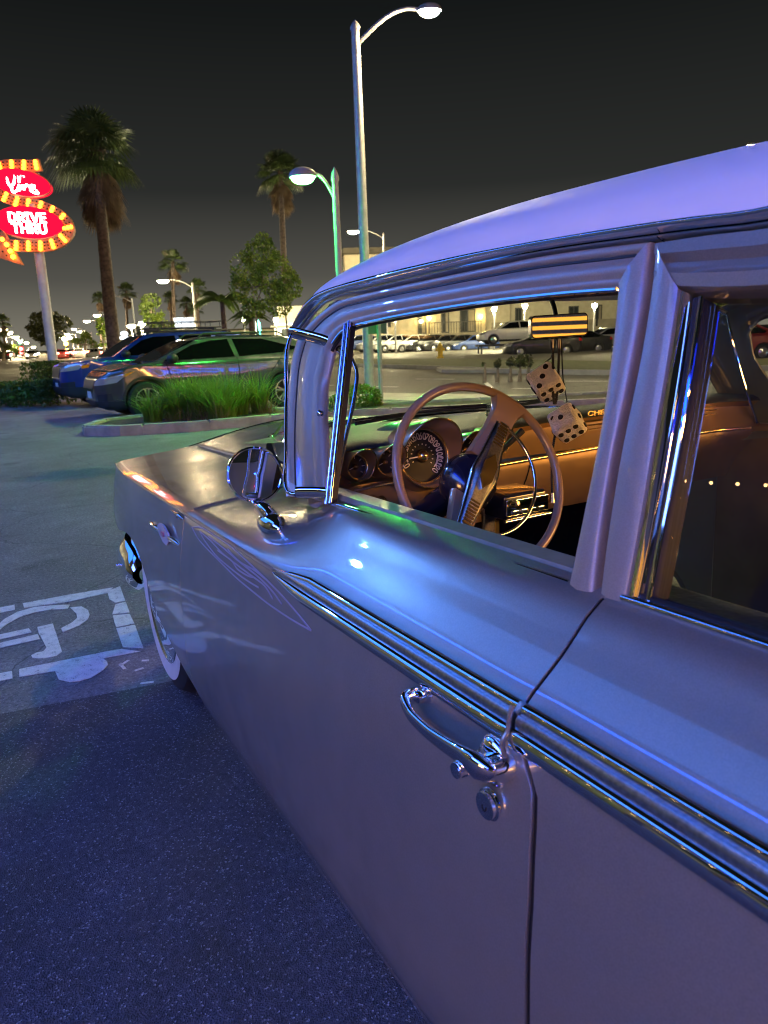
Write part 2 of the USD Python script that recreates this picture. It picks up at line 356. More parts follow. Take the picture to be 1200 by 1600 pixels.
# front panel, grille, headlamps, bumper (they face away from the camera)
fp = []
for s in np.linspace(-1, 1, 41):
    u = 1 - abs(s); e = H[-1][int(round((s + 1)/2*(len(H[-1]) - 1)))]
    fp.append([e + [0, -.01, -.04], e + [0, .0, -.14], [e[0], e[1] - .02, .58], [e[0], e[1] - .08, .42]])
co('grille_panel', grid(np.array(fp)), M['body'])
for k in range(11): co('grille_bar', box((CX, 3.42, .60 + .02*k), (1.1, .012, .008)), M['chrome'])
for x in (.68, .88, 2*CX - .88, 2*CX - .68):
    v, f = lathe([(0, .03), (.05, .024), (.072, .01), (.082, 0), (.086, -.02)], 20); h = co('headlamp', (np.stack([v[:, 0] + x, 3.40 + v[:, 2], v[:, 1] + .72], 1), f), M['clearlens'])
bp = []
for s in np.linspace(-.915, .915, 41):
    x = CX + s*.985; y = 3.62 - .20*abs(s)**2.2 - (.30*max(0, (abs(s) - .9)/.1)**1.5); bp.append([x, y, .40])
bumper = co('front_bumper', tube(bp, .035, 14, .085), M['chrome'])
# bumper end seen past the wheel opening
bw_ = []
for u in np.linspace(0, 1, 26):
    y = 3.10 + .40*u; hh = np.interp(u, [0, .06, .2, .5, 1], [.045, .070, .088, .10, .105]); xin = .455 + .020*max(0, 1 - u/.14)**2 + .05*max(0, (u - .55)/.45)**2
    zc_ = .385 + .02*u; bw_.append([[xin + .045*abs(v)**2.4 + .0*v, y, zc_ + hh*v] for v in np.linspace(-1, 1, 17)])
bw_ = np.array(bw_); bi_ = bw_ + [.030, .004, 0]
co('bumper_end', grid(np.concatenate([bw_, bi_[::-1]], 0)), M['chrome'], bumper, 60)
co('bumper_bracket', box((.60, 3.20, .40), (.09, .20, .06), .01), M['dark'], bumper); co('bumper_bolt', ball((.447, 3.28, .40), .010, 2), M['chrome'], bumper)
co('rear_bumper', tube([[CX + s*.98, -2.05 + .1*abs(s)**3, .47] for s in np.linspace(-1, 1, 31)], .04, 12, .08), M['chrome'])
tz = np.array([[[CX + s*w, y, z] for s in np.linspace(-1, 1, 21)] for y, z, w in ((-1.35, .985, .84), (-1.6, .98, .86), (-1.9, .95, .88), (-1.96, .8, .9), (-1.98, .5, .9))])
co('boot_lid', grid(tz, flip=True), M['body'])
for x in (.75, .95, 2*CX - .95, 2*CX - .75):
    v, f = lathe([(0, .03), (.04, .02), (.055, 0)], 16); co('tail_lamp', (np.stack([v[:, 0] + x, -1.98 - v[:, 2], v[:, 1] + .72], 1), f), M['redlens'])

# chrome side trim: two bright beads with a ribbed inlay
def trim(y0, y1, tip):
    y = np.linspace(y0, y1, 60); t = np.clip((y1 - y)/.16, 0, 1)**.55 if tip else np.ones(60)
    up_, lo_, md = [], [], []
    for yy, k in zip(y, t):
        up_.append([XS(ZC + .018*k) - .0065, yy, ZC + .018*k]); lo_.append([XS(ZC - .009*k) - .0075, yy, ZC - .009*k]); md.append([XS(ZC) - .004, yy, ZC + .007])
    k = np.maximum(t, .12)
    return tube(up_, .0080*k, 16, .0090*k), tube(lo_, .0110*k, 16, .0135*k), tube(md, .0070*k, 10, .0105*k)
for yr_, yf_, tip, par in ((gapm(ZC) + .0045, 1.295, True, front_door), (-.6, gapm(ZC) - .0045, False, rear_door)):
    a, b, c = trim(yr_, yf_, tip)
    t = co('side_trim', b, M['chrome'], par, 60); co('side_trim', a, M['chrome'], par, 60); co('trim_inlay', c, M['ribchrome'], par)
# joint clip between the two trim lengths, with worn sealant
gy_ = gapm(ZC)
co('trim_end_clip', tube(spline([[.456, gy_ - .003, ZC + .030], [.450, gy_ - .003, ZC + .014], [.449, gy_ - .003, ZC + .004], [.440, gy_ - .003, ZC - .010], [.446, gy_ - .002, ZC - .028]], 16), .0026, 8), M['body'], front_door)

# greenhouse: pillars and window frames between outer and inner edges
def curve(px, n=70, off=0.): return spline([T(*q, off) for q in px], n)
def lofted(A, B, prof, ext=0):
    return np.array([A + (B - A)*v + NT*o for v, o in prof])
O_px = [(447, 776), (446, 700), (449, 630), (456, 560), (466, 527), (482, 507), (500, 490), (540, 466), (630, 445), (820, 405), (1010, 378), (1021, 377)]
I_px = [(508, 776), (504, 690), (502, 640), (505, 590), (514, 550), (523, 533), (537, 517), (555, 509), (640, 491), (740, 475), (850, 462), (964, 453)]
A_, B_ = curve(O_px, 120), curve(I_px, 120)
# match the two edges at the same picture columns so that the ridges run true
def resample(px, keys, n): 
    P = np.array([T(*q) for q in px]); return np.array([PchipInterpolator(np.arange(len(P)), P, axis=0)(k) for k in keys])
keys = np.linspace(0, 11, 140)
A_, B_ = resample(O_px, keys, 140), resample(I_px, keys, 140)
ridge = [(0, -.03), (0, -.004), (.03, .002), (.10, .004), (.2, .003), (.24, -.0015), (.30, .000), (.42, .004), (.55, .0055), (.68, .0045), (.74, .001), (.8, .002), (.90, .002), (.96, -.003), (1., -.010), (1., -.018)]
co('door_window_frame', grid(lofted(A_, B_, ridge)), M['frame'], front_door, smooth=30)
co('frame_weatherstrip', tube(A_ + (B_ - A_)*.27 + NT*-.001, .0028, 6), M['rubber'], front_door); co('glass_channel_seal', tube(B_[52:] + NT*-.007, .004, 6), M['rubber'], front_door)
co('window_reveal_moulding', tube(B_[60:] + NT*.001, .0035, 8), M['chrome'], front_door)
IB = [(964, 455), (955, 560), (935, 700), (912, 810), (889, 914)]
G_ = [(1021, 379), (1011, 470), (990, 585), (967, 695), (949, 800), (931, 944)]
Ab, Bb = curve(IB, 50), curve(G_, 50)
prof_b = [(0, -.05), (0, -.010), (.05, -.001), (.15, .006), (.5, .011), (.85, .009), (.95, .006), (1, .001), (1, -.02)]
co('door_rear_pillar', grid(lofted(Ab, Bb, prof_b)), M['frame'], front_door, smooth=30)
G2 = [(1026, 379), (1017, 470), (997, 585), (974, 695), (956, 800), (938, 944)]
GC = [(1064, 455), (1048, 560), (1024, 700), (1004, 820), (979, 951)]
prof_c = [(0, -.03), (0, -.003), (.08, .004), (.4, .008), (.8, .007), (.95, .003), (1, -.004), (1, -.02)]
co('rear_window_frame', grid(lofted(curve(G2, 50), curve(GC, 50), prof_c)), M['frame'], rear_door, smooth=30)
g1 = curve(GC, 50); g2 = curve([(1078, 459), (1061, 580), (1036, 730), (1014, 850), (993, 953)], 50); g3 = curve([(1091, 461), (1073, 580), (1047, 730), (1024, 850), (1004, 955)], 50)
co('window_channel', grid(lofted(g1, g2, [(0, -.02), (0, -.002), (.3, .004), (.62, .004), (.8, -.001), (1, -.004), (1, -.02)])), M['chrome'], rear_door, smooth=40)
co('window_channel_rubber', grid(lofted(g2, g3, [(0, -.012), (.3, -.010), (.6, -.012), (1, -.018), (1, -.04)])), M['rubber'], rear_door)
co('window_channel_bead', tube(g3 + NT*-.006, .003, 8), M['chrome'], rear_door)
co('pillar_gap_seal', grid(lofted(Bb + NT*-.012, curve(G2, 50) + NT*-.012, [(-.3, 0), (1.3, 0)])), M['dark'])
# rear door top rail and everything behind it (partly outside the picture)
def rearward(px, n=40):
    P = [T(*q) for q in px]; d = unit(P[-1] - P[-2]); d[0] = 0; d[2] *= .3
    P += [P[-1] + d*.35, P[-1] + d*.7 + [0, 0, -.01], P[-1] + d*1.1 + [.01, 0, -.04], P[-1] + d*1.45 + [.03, 0, -.10]]
    return spline(P, n)
ro, ri = rearward([(1026, 378), (1100, 366), (1200, 354)]), rearward([(1026, 449), (1100, 457), (1200, 455)])
co('rear_door_top_rail', grid(lofted(ro, ri, [(0, -.03), (0, -.003), (.05, .003), (.3, .005), (.45, -.002), (.5, -.001), (.7, .006), (.92, .004), (1, -.006), (1, -.04)])), M['body'], rear_door, smooth=30)
# drip rail
D_px = [(461, 518), (468, 502), (480, 478), (503, 458), (535, 446), (580, 433), (630, 421), (725, 400), (820, 383), (1010, 352), (1100, 340), (1200, 328)]
L_px = [(463, 523), (473, 508), (486, 490), (508, 472), (541, 460), (585, 451), (630, 440), (725, 419), (820, 400), (1010, 373), (1100, 362), (1200, 350)]
def ext_curve(px, n=110):
    P = [T(*q) for q in px]; d = np.array([0., -1, 0])
    return spline(P + [P[-1] + d*.4 + [0, 0, .0], P[-1] + d*.8 + [0, 0, -.012], P[-1] + d*1.2 + [.02, 0, -.05], P[-1] + d*1.5 + [.06, 0, -.12]], n)
Dc, Lc = ext_curve(D_px), ext_curve(L_px)
drip_prof = [(0, -.01), (0, .004), (.10, .010), (.3, .0165), (.5, .0175), (.66, .014), (.78, .006), (.84, .0), (.9, .003), (1, .002), (1.08, -.006), (1.1, -.02)]
drip = co('drip_rail', grid(lofted(Dc, Lc, drip_prof)), M['chrome'], smooth=50)
co('drip_rail', mir(grid(lofted(Dc, Lc, drip_prof))), M['chrome'], smooth=50)
# roof skin, lower edge on the drip rail
De = Dc[4:]
ys = De[:, 1]
rows = []
TH = np.linspace(0, np.pi, 57)
for p in De:
    fr = np.clip((p[1] - .70)/(De[0, 1] + .001 - .70), 0, 1); bk = np.clip((-.5 - p[1])/.75, 0, 1)
    b = .135*(1 - fr**3.)**.5*(1 - .35*bk**2)
    c, s = np.cos(TH), np.sin(TH); n_ = 2.5
    x = CX - (CX - p[0])*np.sign(c)*np.abs(c)**(2/n_); z = p[2] + b*np.abs(s)**(2/n_)
    yb = p[1] + .20*fr**2*np.sin(TH) - .12*bk*np.sin(TH)
    rows.append(np.stack([x, yb, z], 1))
roof = co('roof', grid(np.array(rows), flip=True), M['roof'], smooth=50)
hl = np.array(rows)[12:].copy(); hl[:, :, 2] -= .035; hl[:, :, 0] = CX + (hl[:, :, 0] - CX)*.95
co('headliner', grid(hl), M['headliner'], roof)
# inner side of pillars, far side mirrored
co('door_window_frame', mir(grid(lofted(A_, B_, ridge))), M['body'])
co('rear_door_top_rail', mir(grid(lofted(ro, ri, [(0, -.03), (0, .003), (.5, .004), (1, -.04)]))), M['body'])
# windscreen that wraps round to the pillars
def ws(t, v):
    s = 2*t - 1; a = abs(s)
    side = np.sign(s)
    xb = CX + side*(.78*min(1, a*1.12)); yb = 2.36 - .10*(a/.7)**2 if a < .7 else 2.26 - .80*((a - .7)/.3)**1.2
    zb = 1.025 - .05*a**3
    xt = CX + side*(.695*min(1, a*1.06)); yt = 1.78 - .25*a**2.6; zt = 1.455 - .125*a**2.2
    p0, p1 = np.array([xb, yb, zb]), np.array([xt, yt, zt])
    q = p0 + (p1 - p0)*v; q[1] += .05*np.sin(np.pi*v)*(1 - a**2); q[0] += side*(-.015)*np.sin(np.pi*v)
    return q
G = np.array([[ws(t, v) for t in np.linspace(0, 1, 61)] for v in np.linspace(0, 1, 14)])
screen = co('windscreen', grid(G), M['wsglass'], smooth=60)
co('windscreen_moulding', cat([tube(G[0] + [0, 0, .0], .010, 8), tube(G[-1], .008, 8), tube(G[:, 0], .005, 8), tube(G[:, -1], .005, 8)]), M['chrome'], screen)
# rear screen and rear pillars
BG = np.array([[[CX + s*w*(1 - .0*abs(s)), y + .18*abs(s)**2, z - dz*abs(s)**2] for s in np.linspace(-1, 1, 31)] for y, z, w, dz in ((-1.62, .985, .80, .0), (-1.48, 1.12, .76, .01), (-1.3, 1.28, .70, .02), (-1.12, 1.45, .62, .07))])
co('rear_screen', grid(BG, flip=True), M['glass'], smooth=60)
for fn in (lambda m: m, mir):
    co('rear_pillar', fn(tube(spline([[.64, -1.45, .96], [.66, -1.36, 1.1], [.70, -1.2, 1.25], [.75, -1.0, 1.37]], 14), .04, 10, .09)), M['body'])

# rear door glass, closed
ge = [T(x, y, -.022) for x, y in ((1000, 962), (1094, 452))]
gl = np.array([[ge[0] + [0, -d, 0] for d in (0, .3, .6, .85)], [ge[1] + [0, -d, 0] for d in (0, .3, .55, .7)]])
co('rear_door_glass', grid(gl), M['sideglass'], rear_door)
# window sill mouldings
sl = np.array([S(*q) for q in ((519, 786), (600, 815), (700, 850), (800, 884), (892, 916))]); sl[:, 2] = .972; sl[:, 0] = .600
sf = spline([cxh(*q, .602) for q in ((517, 786), (610, 818), (700, 850), (800, 884), (892, 915))], 30)
co('sill_moulding', tube(sf + [-.002, 0, .002], .0055, 12), M['chrome'], front_door, 60)
co('sill_seal', tube(sf + [.010, 0, .001], .005, 8), M['rubber'], front_door)
co('door_trim_top', cat([box((.645, 1.0, .962), (.055, .92, .03), .008), box((.665, 1.0, .6), (.03, 1.1, .70), .01)]), M['trimtan'], front_door)
sr = np.array([[.600, y, .9725] for y in np.linspace(.545, -.6, 24)])
co('sill_moulding', tube(sr, .0055, 12), M['chrome'], rear_door, 60)
co('sill_seal', tube(sr + [.013, 0, .0], .007, 8), M['rubber'], rear_door)
co('door_trim_top', cat([box((.66, 0., .955), (.06, 1.1, .03), .008), box((.67, 0., .6), (.03, 1.1, .70), .01)]), M['seat'], rear_door)
for nm in ('far_door_trim',):
    co('far_door_trim', cat([box((2*CX - .645, .5, .958), (.055, 2.1, .03), .008), box((2*CX - .665, .5, .6), (.03, 2.2, .7), .01)]), M['bronzelow'])
# division post of the vent window, and the vent window swung open
dp = np.array([T(548, 506, .002), T(518, 788, .002)]); dv = unit(dp[1] - dp[0])
side_ = unit(np.cross(dv, NT))
def bar(p, q, w, t, n=NT):
    d = unit(q - p); s = unit(np.cross(d, n)); k = [p + s*a*w/2 + n*b*t/2 for a, b in ((-1, -1), (1, -1), (1, 1), (-1, 1))]; k2 = [a + (q - p) for a in k]
    v = np.array(k + k2); return v, np.array([[0, 3, 2], [0, 2, 1], [4, 5, 6], [4, 6, 7]] + [t_ for i in range(4) for t_ in ([i, (i + 1) % 4, 4 + (i + 1) % 4], [i, 4 + (i + 1) % 4, 4 + i])])
post = co('division_post', bar(dp[0], dp[1], .017, .016), M['rubber'], front_door)
for sgn in (-1, 1): co('post_bead', tube(spline([dp[0] + side_*sgn*.0085 + NT*.008, dp[1] + side_*sgn*.0085 + NT*.008], 12), .0042, 10), M['chrome'], post, 60)
def VP(px, py):
    k = np.interp(px, [450, 560], [.060, -.05]); return T(px, py, k)
vloop = [VP(*q) for q in ((462, 773), (449, 768), (447, 700), (448, 620), (454, 527), (458, 520), (480, 523), (505, 530), (530, 542), (548, 558), (557, 580), (556, 605), (549, 645), (537, 700), (522, 782))]
vent = co('vent_window', tube(spline(vloop, 90), .0045, 10), M['chrome'], front_door, 60)
co('vent_top_bar', tube(spline([VP(*q) for q in ((453, 519), (480, 525), (505, 532), (530, 544), (548, 560))], 24), .006, 12, .013), M['chrome'], vent, 60)
co('vent_bottom_bar', tube(spline([VP(*q) for q in ((463, 769), (490, 769), (521, 771))], 14), .007, 12, .012), M['chrome'], vent, 60)
lp = spline(vloop, 60); ctr = lp.mean(0); vn = np.linalg.svd(lp - ctr)[2][2]; lp = lp - ((lp - ctr) @ vn)[:, None]*vn
co('vent_glass', (np.vstack([lp, ctr]), np.array([[i, (i + 1) % 60, 60] for i in range(60)])), M['ventglass'], vent)
co('vent_latch', ball(VP(500, 646), .008), M['chrome'], vent)

# ------------------------------------------------------------------ sedan: wheels, mirror, handle, lock, emblem
def wheel(xc, yc, zc, r, side):
    """wheel with its axle along x; side -1 = outer face towards -x."""
    prof = [(r - .12, -.0), (r - .105, .012), (r - .06, .018), (r - .02, .004), (r, -.03), (r, -.15), (r - .03, -.18), (r - .12, -.18)]
    def place(m):
        v, f = vf(m); return np.stack([xc + side*v[:, 2], yc + v[:, 0], zc + v[:, 1]], 1), f
    w = co('wheel', place(lathe(prof, 56)), M['tyre'], smooth=40)
    co('whitewall', place(lathe([(r - .117, .0165), (r - .104, .0145), (r - .075, .0195), (r - .058, .0195)], 56)), M['whitewall'], w, 60)
    cap = [(r - .108, .004), (r - .118, .016), (r - .13, .020), (r - .137, .014), (r - .15, .010), (r - .165, .018), (r - .19, .012), (.09, .016), (.075, .026), (.05, .040), (.02, .046), (0, .047)]
    co('hubcap', place(lathe(cap, 48)), M['chrome'], w, 50)
for xo, sd in ((.497, -1), (2*CX - .497, 1)):
    wheel(xo, 2.585, .073 + .335, .335, sd); wheel(xo + (.03 if sd < 0 else -.03), -.72, -.02 + .335, .335, sd)
# wheel house so that no light leaks through
co('wheel_house', cat([grid([[[x, 2.585 + .37*math.cos(a), .40 + .37*math.sin(a)] for x in (.56, .85)] for a in np.linspace(-.2, math.pi + .3, 24)]), grid([[[.85, y, z] for y in (2.1, 3.1)] for z in (.15, .8)])]), M['dark'])

# round door mirror on its foot
mc = cxh(398, 742, .575); mn = unit([-.12, -.96, .20]); mu = unit(np.array([0, 0, 1.]) - mn*mn[2]); mr = np.cross(mu, mn)
v, f = lathe([(.0, -.058), (.025, -.055), (.048, -.042), (.062, -.022), (.068, -.004), (.0705, .003), (.0695, .008), (.0655, .009), (.0635, .004)], 48)
mhead = co('door_mirror', (basis(v, mc, mr, mu, mn), f), M['chrome'], front_door, 50)
v, f = lathe([(.0645, .0035), (.04, .0045), (0, .005)], 40); co('mirror_glass', (basis(v, mc, mr, mu, mn), f), M['mirror'], mhead, 60)
mb = czh(424, 818, .895)
neck = spline([mc - mu*.066 - mn*.012, mc - mu*.085 - mn*.008, mb + [-.004, .03, .030], mb + [0, .0, .014]], 14)
co('mirror_foot', cat([tube(neck, np.linspace(.012, .017, 14), 14), (lambda t: (basis(t[0], mb + [0, 0, -.004], [.028, 0, .002], [0, .062, 0], [0, 0, .03]), t[1]))(ball((0, 0, 0), 1., 3)), tube([mb + [0, .055, 0], mb + [0, -.06, 0]], .006, 8)]), M['chrome'], mhead, 50)

# door handle with push button, and the lock cylinder below it
def SO(px, py, off): return S(px, py, off)
hp = spline([SO(652, 1084, .010), SO(634, 1094, .030), SO(646, 1122, .036), SO(676, 1150, .038), SO(708, 1172, .038), SO(736, 1190, .038), SO(752, 1202, .034), SO(768, 1200, .018), SO(780, 1192, -.004)], 60)
t_ = np.linspace(0, 1, 60)
wz = np.interp(t_, [0, .08, .2, .45, .7, .86, 1], [.010, .0135, .0130, .0132, .0165, .022, .030]); wx = np.interp(t_, [0, .08, .2, .45, .7, .86, 1], [.007, .007, .0068, .0068, .0085, .014, .026])
handle = co('door_handle', tube(hp, wx, 18, wz), M['chrome'], front_door, 60)
def stud(name, px, py, o0, prof, mat, par, n=24):
    tip = o0 + max(q[1] for q in prof); c = S(px, py, tip); v, f = lathe(prof, n); return co(name, (np.stack([c[0] + tip - o0 - v[:, 2], c[1] + v[:, 0], c[2] + v[:, 1]], 1), f), mat, par, 50)
bc_ = S(774, 1188, .002); co('handle_boss', (lambda m: (m[0]*[.016, .025, .032] + bc_, m[1]))(ball((0, 0, 0), 1., 3)), M['chrome'], handle, 60)
stud('handle_front_boss', 650, 1090, 0., [(.0, .018), (.008, .017), (.010, .010), (.012, .0)], M['chrome'], handle)
stud('push_button', 710, 1205, .018, [(0, .026), (.009, .0255), (.0105, .023), (.0105, .012), (.006, .010), (.006, -.02)], M['chrome'], handle)
lk = stud('door_lock', 756, 1260, 0., [(.0, .0095), (.0150, .0095), (.0162, .0085), (.0162, .004), (.0190, .003), (.0198, .0)], M['chrome'], front_door, 32)
c = S(756, 1260, .0098); co('keyhole', tube([c + [0, .0035*math.cos(a)*1., .006*math.sin(a)] for a in np.linspace(math.pi, 2*math.pi, 12)], .0009, 6), M['dark'], lk)

# fender emblem: bars either side of a shield, and a small jet ornament
def along(px, py, n=10): return [S(*q, .006) for q in zip(px, py)]
em = co('emblem_bar', tube(spline(along((234, 243, 250), (816, 823, 829)), 8), [.003, .007, .009, .007, .009, .010, .008, .005], 8), M['chrome'], fender, 50)
co('emblem_bar', tube(spline(along((264, 272, 280), (840, 845, 852)), 8), [.005, .009, .010, .008, .009, .008, .006, .003], 8), M['chrome'], fender, 50)
ec = S(257, 834, .006)
def plate(c, poly, t, y0=1., tilt=0.):
    v, f = prism(poly, t); return np.stack([c[0] - v[:, 2], c[1] - v[:, 0]*y0, c[2] + v[:, 1]], 1), f
co('emblem_shield', plate(ec, [(-.075, .012), (-.03, .030), (.02, .030), (.07, .014), (.075, -.006), (.03, -.030), (-.015, -.028), (-.06, -.010)], .005), M['emwhite'], em)
co('emblem_centre', plate(ec - [.005, 0, 0], [(-.022, .002), (-.01, .008), (.014, .008), (.022, -.002), (.008, -.008), (-.014, -.007)], .003), M['emred'], em)
jt = spline(along((266, 276, 286), (797, 803, 811)), 14); co('jet_ornament', tube(jt, np.array([.001, .002, .003, .0035, .004, .0045, .005, .005, .006, .009, .008, .005, .003, .001]), 10), M['chrome'], fender, 60)

# thin lilac curves under the crease of the front fender and door
curve_px = [[(300, 824), (318, 826), (350, 846), (400, 890), (440, 930), (466, 960), (486, 985)], [(300, 824), (310, 842), (340, 874), (380, 912), (420, 944), (452, 966), (486, 985)],
        [(312, 830), (326, 842), (352, 868), (384, 893), (410, 912), (426, 936)], [(312, 830), (322, 848), (346, 876), (376, 900), (404, 918)], [(326, 838), (344, 852), (372, 876), (402, 900), (424, 922), (440, 944)],
        [(340, 860), (360, 874), (372, 890), (396, 902)], [(356, 858), (378, 880), (396, 890), (414, 904)]]
co('pinstripes', cat([tube(spline([S(*q, .0006) for q in p], 40), .0014, 5, .0022) for p in curve_px]), M['pin'], fender)
swirl = [[(428, 852), (424, 860), (432, 878), (446, 894), (470, 897), (494, 896)], [(462, 838), (474, 839), (486, 850), (494, 868), (496, 880)], [(420, 850), (426, 846), (428, 852), (424, 857), (431, 862)]]
def STOP(px, py):
    lo, hi = .80, 1.0
    for _ in range(30):
        m = (lo + hi)/2; p = czh(px, py, m); U = upper(np.clip(p[1], .2, 3.3)); zs = np.interp(p[0], U[:, 0], U[:, 2], left=.8, right=U[-1, 2])
        lo, hi = (m, hi) if zs > m else (lo, m)
    return czh(px, py, m)

# ------------------------------------------------------------------ sedan interior
IY = 1.5
co('floor_pan', cat([box((CX, .3, .27), (1.75, 3.3, .04)), box((CX, 1.93, .54), (1.62, .04, .60)), box((CX, 1.0, .33), (.32, 1.6, .16), .05)]), M['carpet'])
# dashboard: padded top, bronze upper cove, bright trim line, lower panel
xs = np.linspace(.68, 2.235, 50)
def dash_row(fn): return np.array([fn(x) for x in xs])
def endc(x): return .06*max(0, abs(x - CX)/.78 - .86)/.14
def ztop(x): return 1.045 + .022*min(1, max(0, (x - .9)/.5)) + .012*max(0, min(1, (1.0 - x)/.25))
dashp = [lambda x: [x, 2.30 - .8*max(0, abs(x - CX) - .45)**1.2, 1.015], lambda x: [x, 2.0 - .30*max(0, abs(x - CX) - .45), 1.030], lambda x: [x, 1.66 - endc(x), ztop(x) + .004], lambda x: [x, 1.55 - endc(x), ztop(x)], lambda x: [x, 1.525 - endc(x), ztop(x) - .010], lambda x: [x, 1.52 - endc(x), ztop(x) - .018]]
dash = co('dashboard', grid(np.array([dash_row(f) for f in dashp])), M['pad'], smooth=50)
face = [lambda x: [x, 1.522 - endc(x), ztop(x) - .016], lambda x: [x, 1.545 - endc(x), ztop(x) - .035], lambda x: [x, 1.535 - endc(x), ztop(x) - .065], lambda x: [x, 1.512 - endc(x), .965]]
co('dash_cove', grid(np.array([dash_row(f) for f in face])), M['bronze'], dash, 50)
low = [lambda x: [x, 1.512 - endc(x), .953], lambda x: [x, 1.508 - endc(x), .93], lambda x: [x, 1.52, .86], lambda x: [x, 1.56, .79], lambda x: [x, 1.75, .77]]
co('dash_lower_panel', grid(np.array([dash_row(f) for f in low])), M['bronzelow'], dash, 50)
co('dash_trim', tube([[x, 1.505 - endc(x), .951 + .010*max(0, min(1, (x - 1.15)/.4))] for x in np.linspace(1.14, 2.2, 30)], .006, 10), M['goldtrim'], dash, 60)
co('dash_trim', tube([cyh(*q, 1.497) for q in ((528, 772), (560, 765), (605, 756), (626, 753))], .004, 8), M['ribchrome'], dash, 60)
for x in (1.30, 1.62): co('glovebox_seam', tube([[x, 1.506, .94], [x - .01, 1.512, .90], [x - .03, 1.525, .845]], .002, 6), M['dark'], dash)
tm = meshkit.text_mesh('CHEVROLET', .013, .004, True); v, f = vf(tm); o = cyh(916, 650, 1.515)
co('dash_lettering', (np.stack([o[0] + v[:, 0]*1.9, o[1] - v[:, 2], o[2] + v[:, 1]], 1), f), M['goldtrim'], dash, False)
for k in range(3): co('dash_rib', tube([[x, 1.518, ztop(x) - .028 - .012*k - .0] for x in np.linspace(1.45, 2.1, 12)], .002, 6), M['goldtrim'], dash)
# instrument pods: a hooded tube each, with a dial, needle and bezel
def pod(px, py, r, hood, big=False, back=.05):
    c = cyh(px, py, 1.49); n = unit([-.10, -.97, .18]); e2 = unit(np.array([0, 0, 1.]) - n*n[2]); e1 = np.cross(e2, n)
    a = np.linspace(0, 2*np.pi, 40, endpoint=False)
    def ringp(rad, d, up): return np.array([c + e1*rad*math.cos(t) + e2*rad*math.sin(t) + n*(d + up*max(0, math.sin(t) + .3)) for t in a])
    P = np.array([ringp(r*1.35, -.05, 0), ringp(r*1.28, .02, hood*.8), ringp(r*1.22, .03, hood), ringp(r*1.16, .028, hood), ringp(r*1.02, .0, 0), ringp(r, -.012, 0)])
    p = co('gauge_pod', grid(P, wrap=True, flip=True), M['bronze'], dash, 50)
    co('gauge_bezel', cat([tube(np.vstack([ringp(r*1.01, .002, 0), ringp(r*1.01, .002, 0)[:1]]), .0022, 6, caps=False), tube(np.vstack([ringp(r*1.22, .032, hood), ringp(r*1.22, .032, hood)[:1]]), .0014, 6, caps=False)]), M['goldtrim'], p, 60)
    v, f = lathe([(0, 0), (r, 0)], 32); co('gauge_dial', (basis(v, c - n*.010, e1, e2, n), f[:, ::-1]), M['dial'], p)
    v, f = lathe([(0, .016), (r*.12, .015), (r*.22, .010), (r*.26, .0)], 20); co('gauge_hub', (basis(v, c - n*.008, e1, e2, n), f), M['goldtrim'], p, 60)
    mk = []
    ang = np.linspace(math.radians(205), math.radians(-40), 13 if big else 7)
    for t in ang:
        d = e1*math.cos(t) + e2*math.sin(t)
        if not big: mk.append(bar(c + d*r*.66 - n*.0085, c + d*r*.9 - n*.0085, r*.05, .001, n))
        else: mk.append(bar(c + d*r*.42 - n*.0085, c + d*r*.47 - n*.0085, r*.03, .001, n))
    if big:
        for t, s in zip(ang, [str(10*k) for k in range(13)]):
            q = vf(meshkit.text_mesh(s, r*.23, .001, True)); w = q[0][:, 0].max(); d = e1*math.cos(t) + e2*math.sin(t); tt = np.cross(n, d)
            mk.append((basis(q[0] - [w/2, 0, 0], c + d*r*.62 - n*.0088, -tt*.75, d*1.1, n), q[1]))
    co('gauge_marking', cat(mk), M['dialmark'], p, False)
    t = math.radians(200 if not big else 185); d = e1*math.cos(t) + e2*math.sin(t); co('gauge_needle', bar(c - n*.002, c + d*r*.6 - n*.002, r*.05, .001, n), M['dialmark'], p)
pod(662, 712, .066, .055, True); pod(556, 729, .028, .034); pod(602, 722, .029, .036); pod(728, 702, .032, .032); pod(766, 690, .032, .034)
# body-colour hump over the speedometer
co('speedometer_hood', (lambda m: (basis(m[0], cyh(648, 700, 1.72), [.105, 0, 0], [0, .20, 0], [0, 0, .080]), m[1]))(ball((0, 0, 0), 1., 3)), M['body'], dash, 60)
for px, py in ((593, 783), (556, 786)):
    c = cyh(px, py, 1.47); v, f = lathe([(0, .02), (.012, .017), (.015, .008), (.010, -.004), (.010, -.05)], 20); co('dash_knob', (np.stack([c[0] + v[:, 0], c[1] - v[:, 2], c[2] + v[:, 1]], 1), f), M['goldtrim'], dash, 60)

# steering wheel
wc = cyh(753, 742, 1.225); wn = unit([-.02, -.90, .40]); a = unit(np.array([0, 0, 1.]) - wn*wn[2]); b = np.cross(a, wn); WR = .203
def wl(x, y, z=0.): return wc + b*x + a*y + wn*z
an = np.linspace(0, 2*np.pi, 97)[:-1]
rim = np.array([wl(WR*math.cos(t), WR*math.sin(t)) for t in an])
tt = np.arange(0, 96); rr = .0118 + .0012*np.sign(np.sin(tt*2*math.pi/4))*(np.abs(np.sin(an + .6)) > .2)*0
def closed_tube(P, r, n=12, ctr=None, nrm=None):
    P = np.asarray(P); d = P - ctr; d /= np.linalg.norm(d, axis=1)[:, None]; al = np.linspace(0, 2*np.pi, n, endpoint=False)
    Q = P[:, None] + d[:, None]*(r*np.cos(al))[None, :, None] + nrm*(r*np.sin(al))[None, :, None]
    Q = np.concatenate([Q, Q[:1]], 0); return grid(Q, wrap=True)
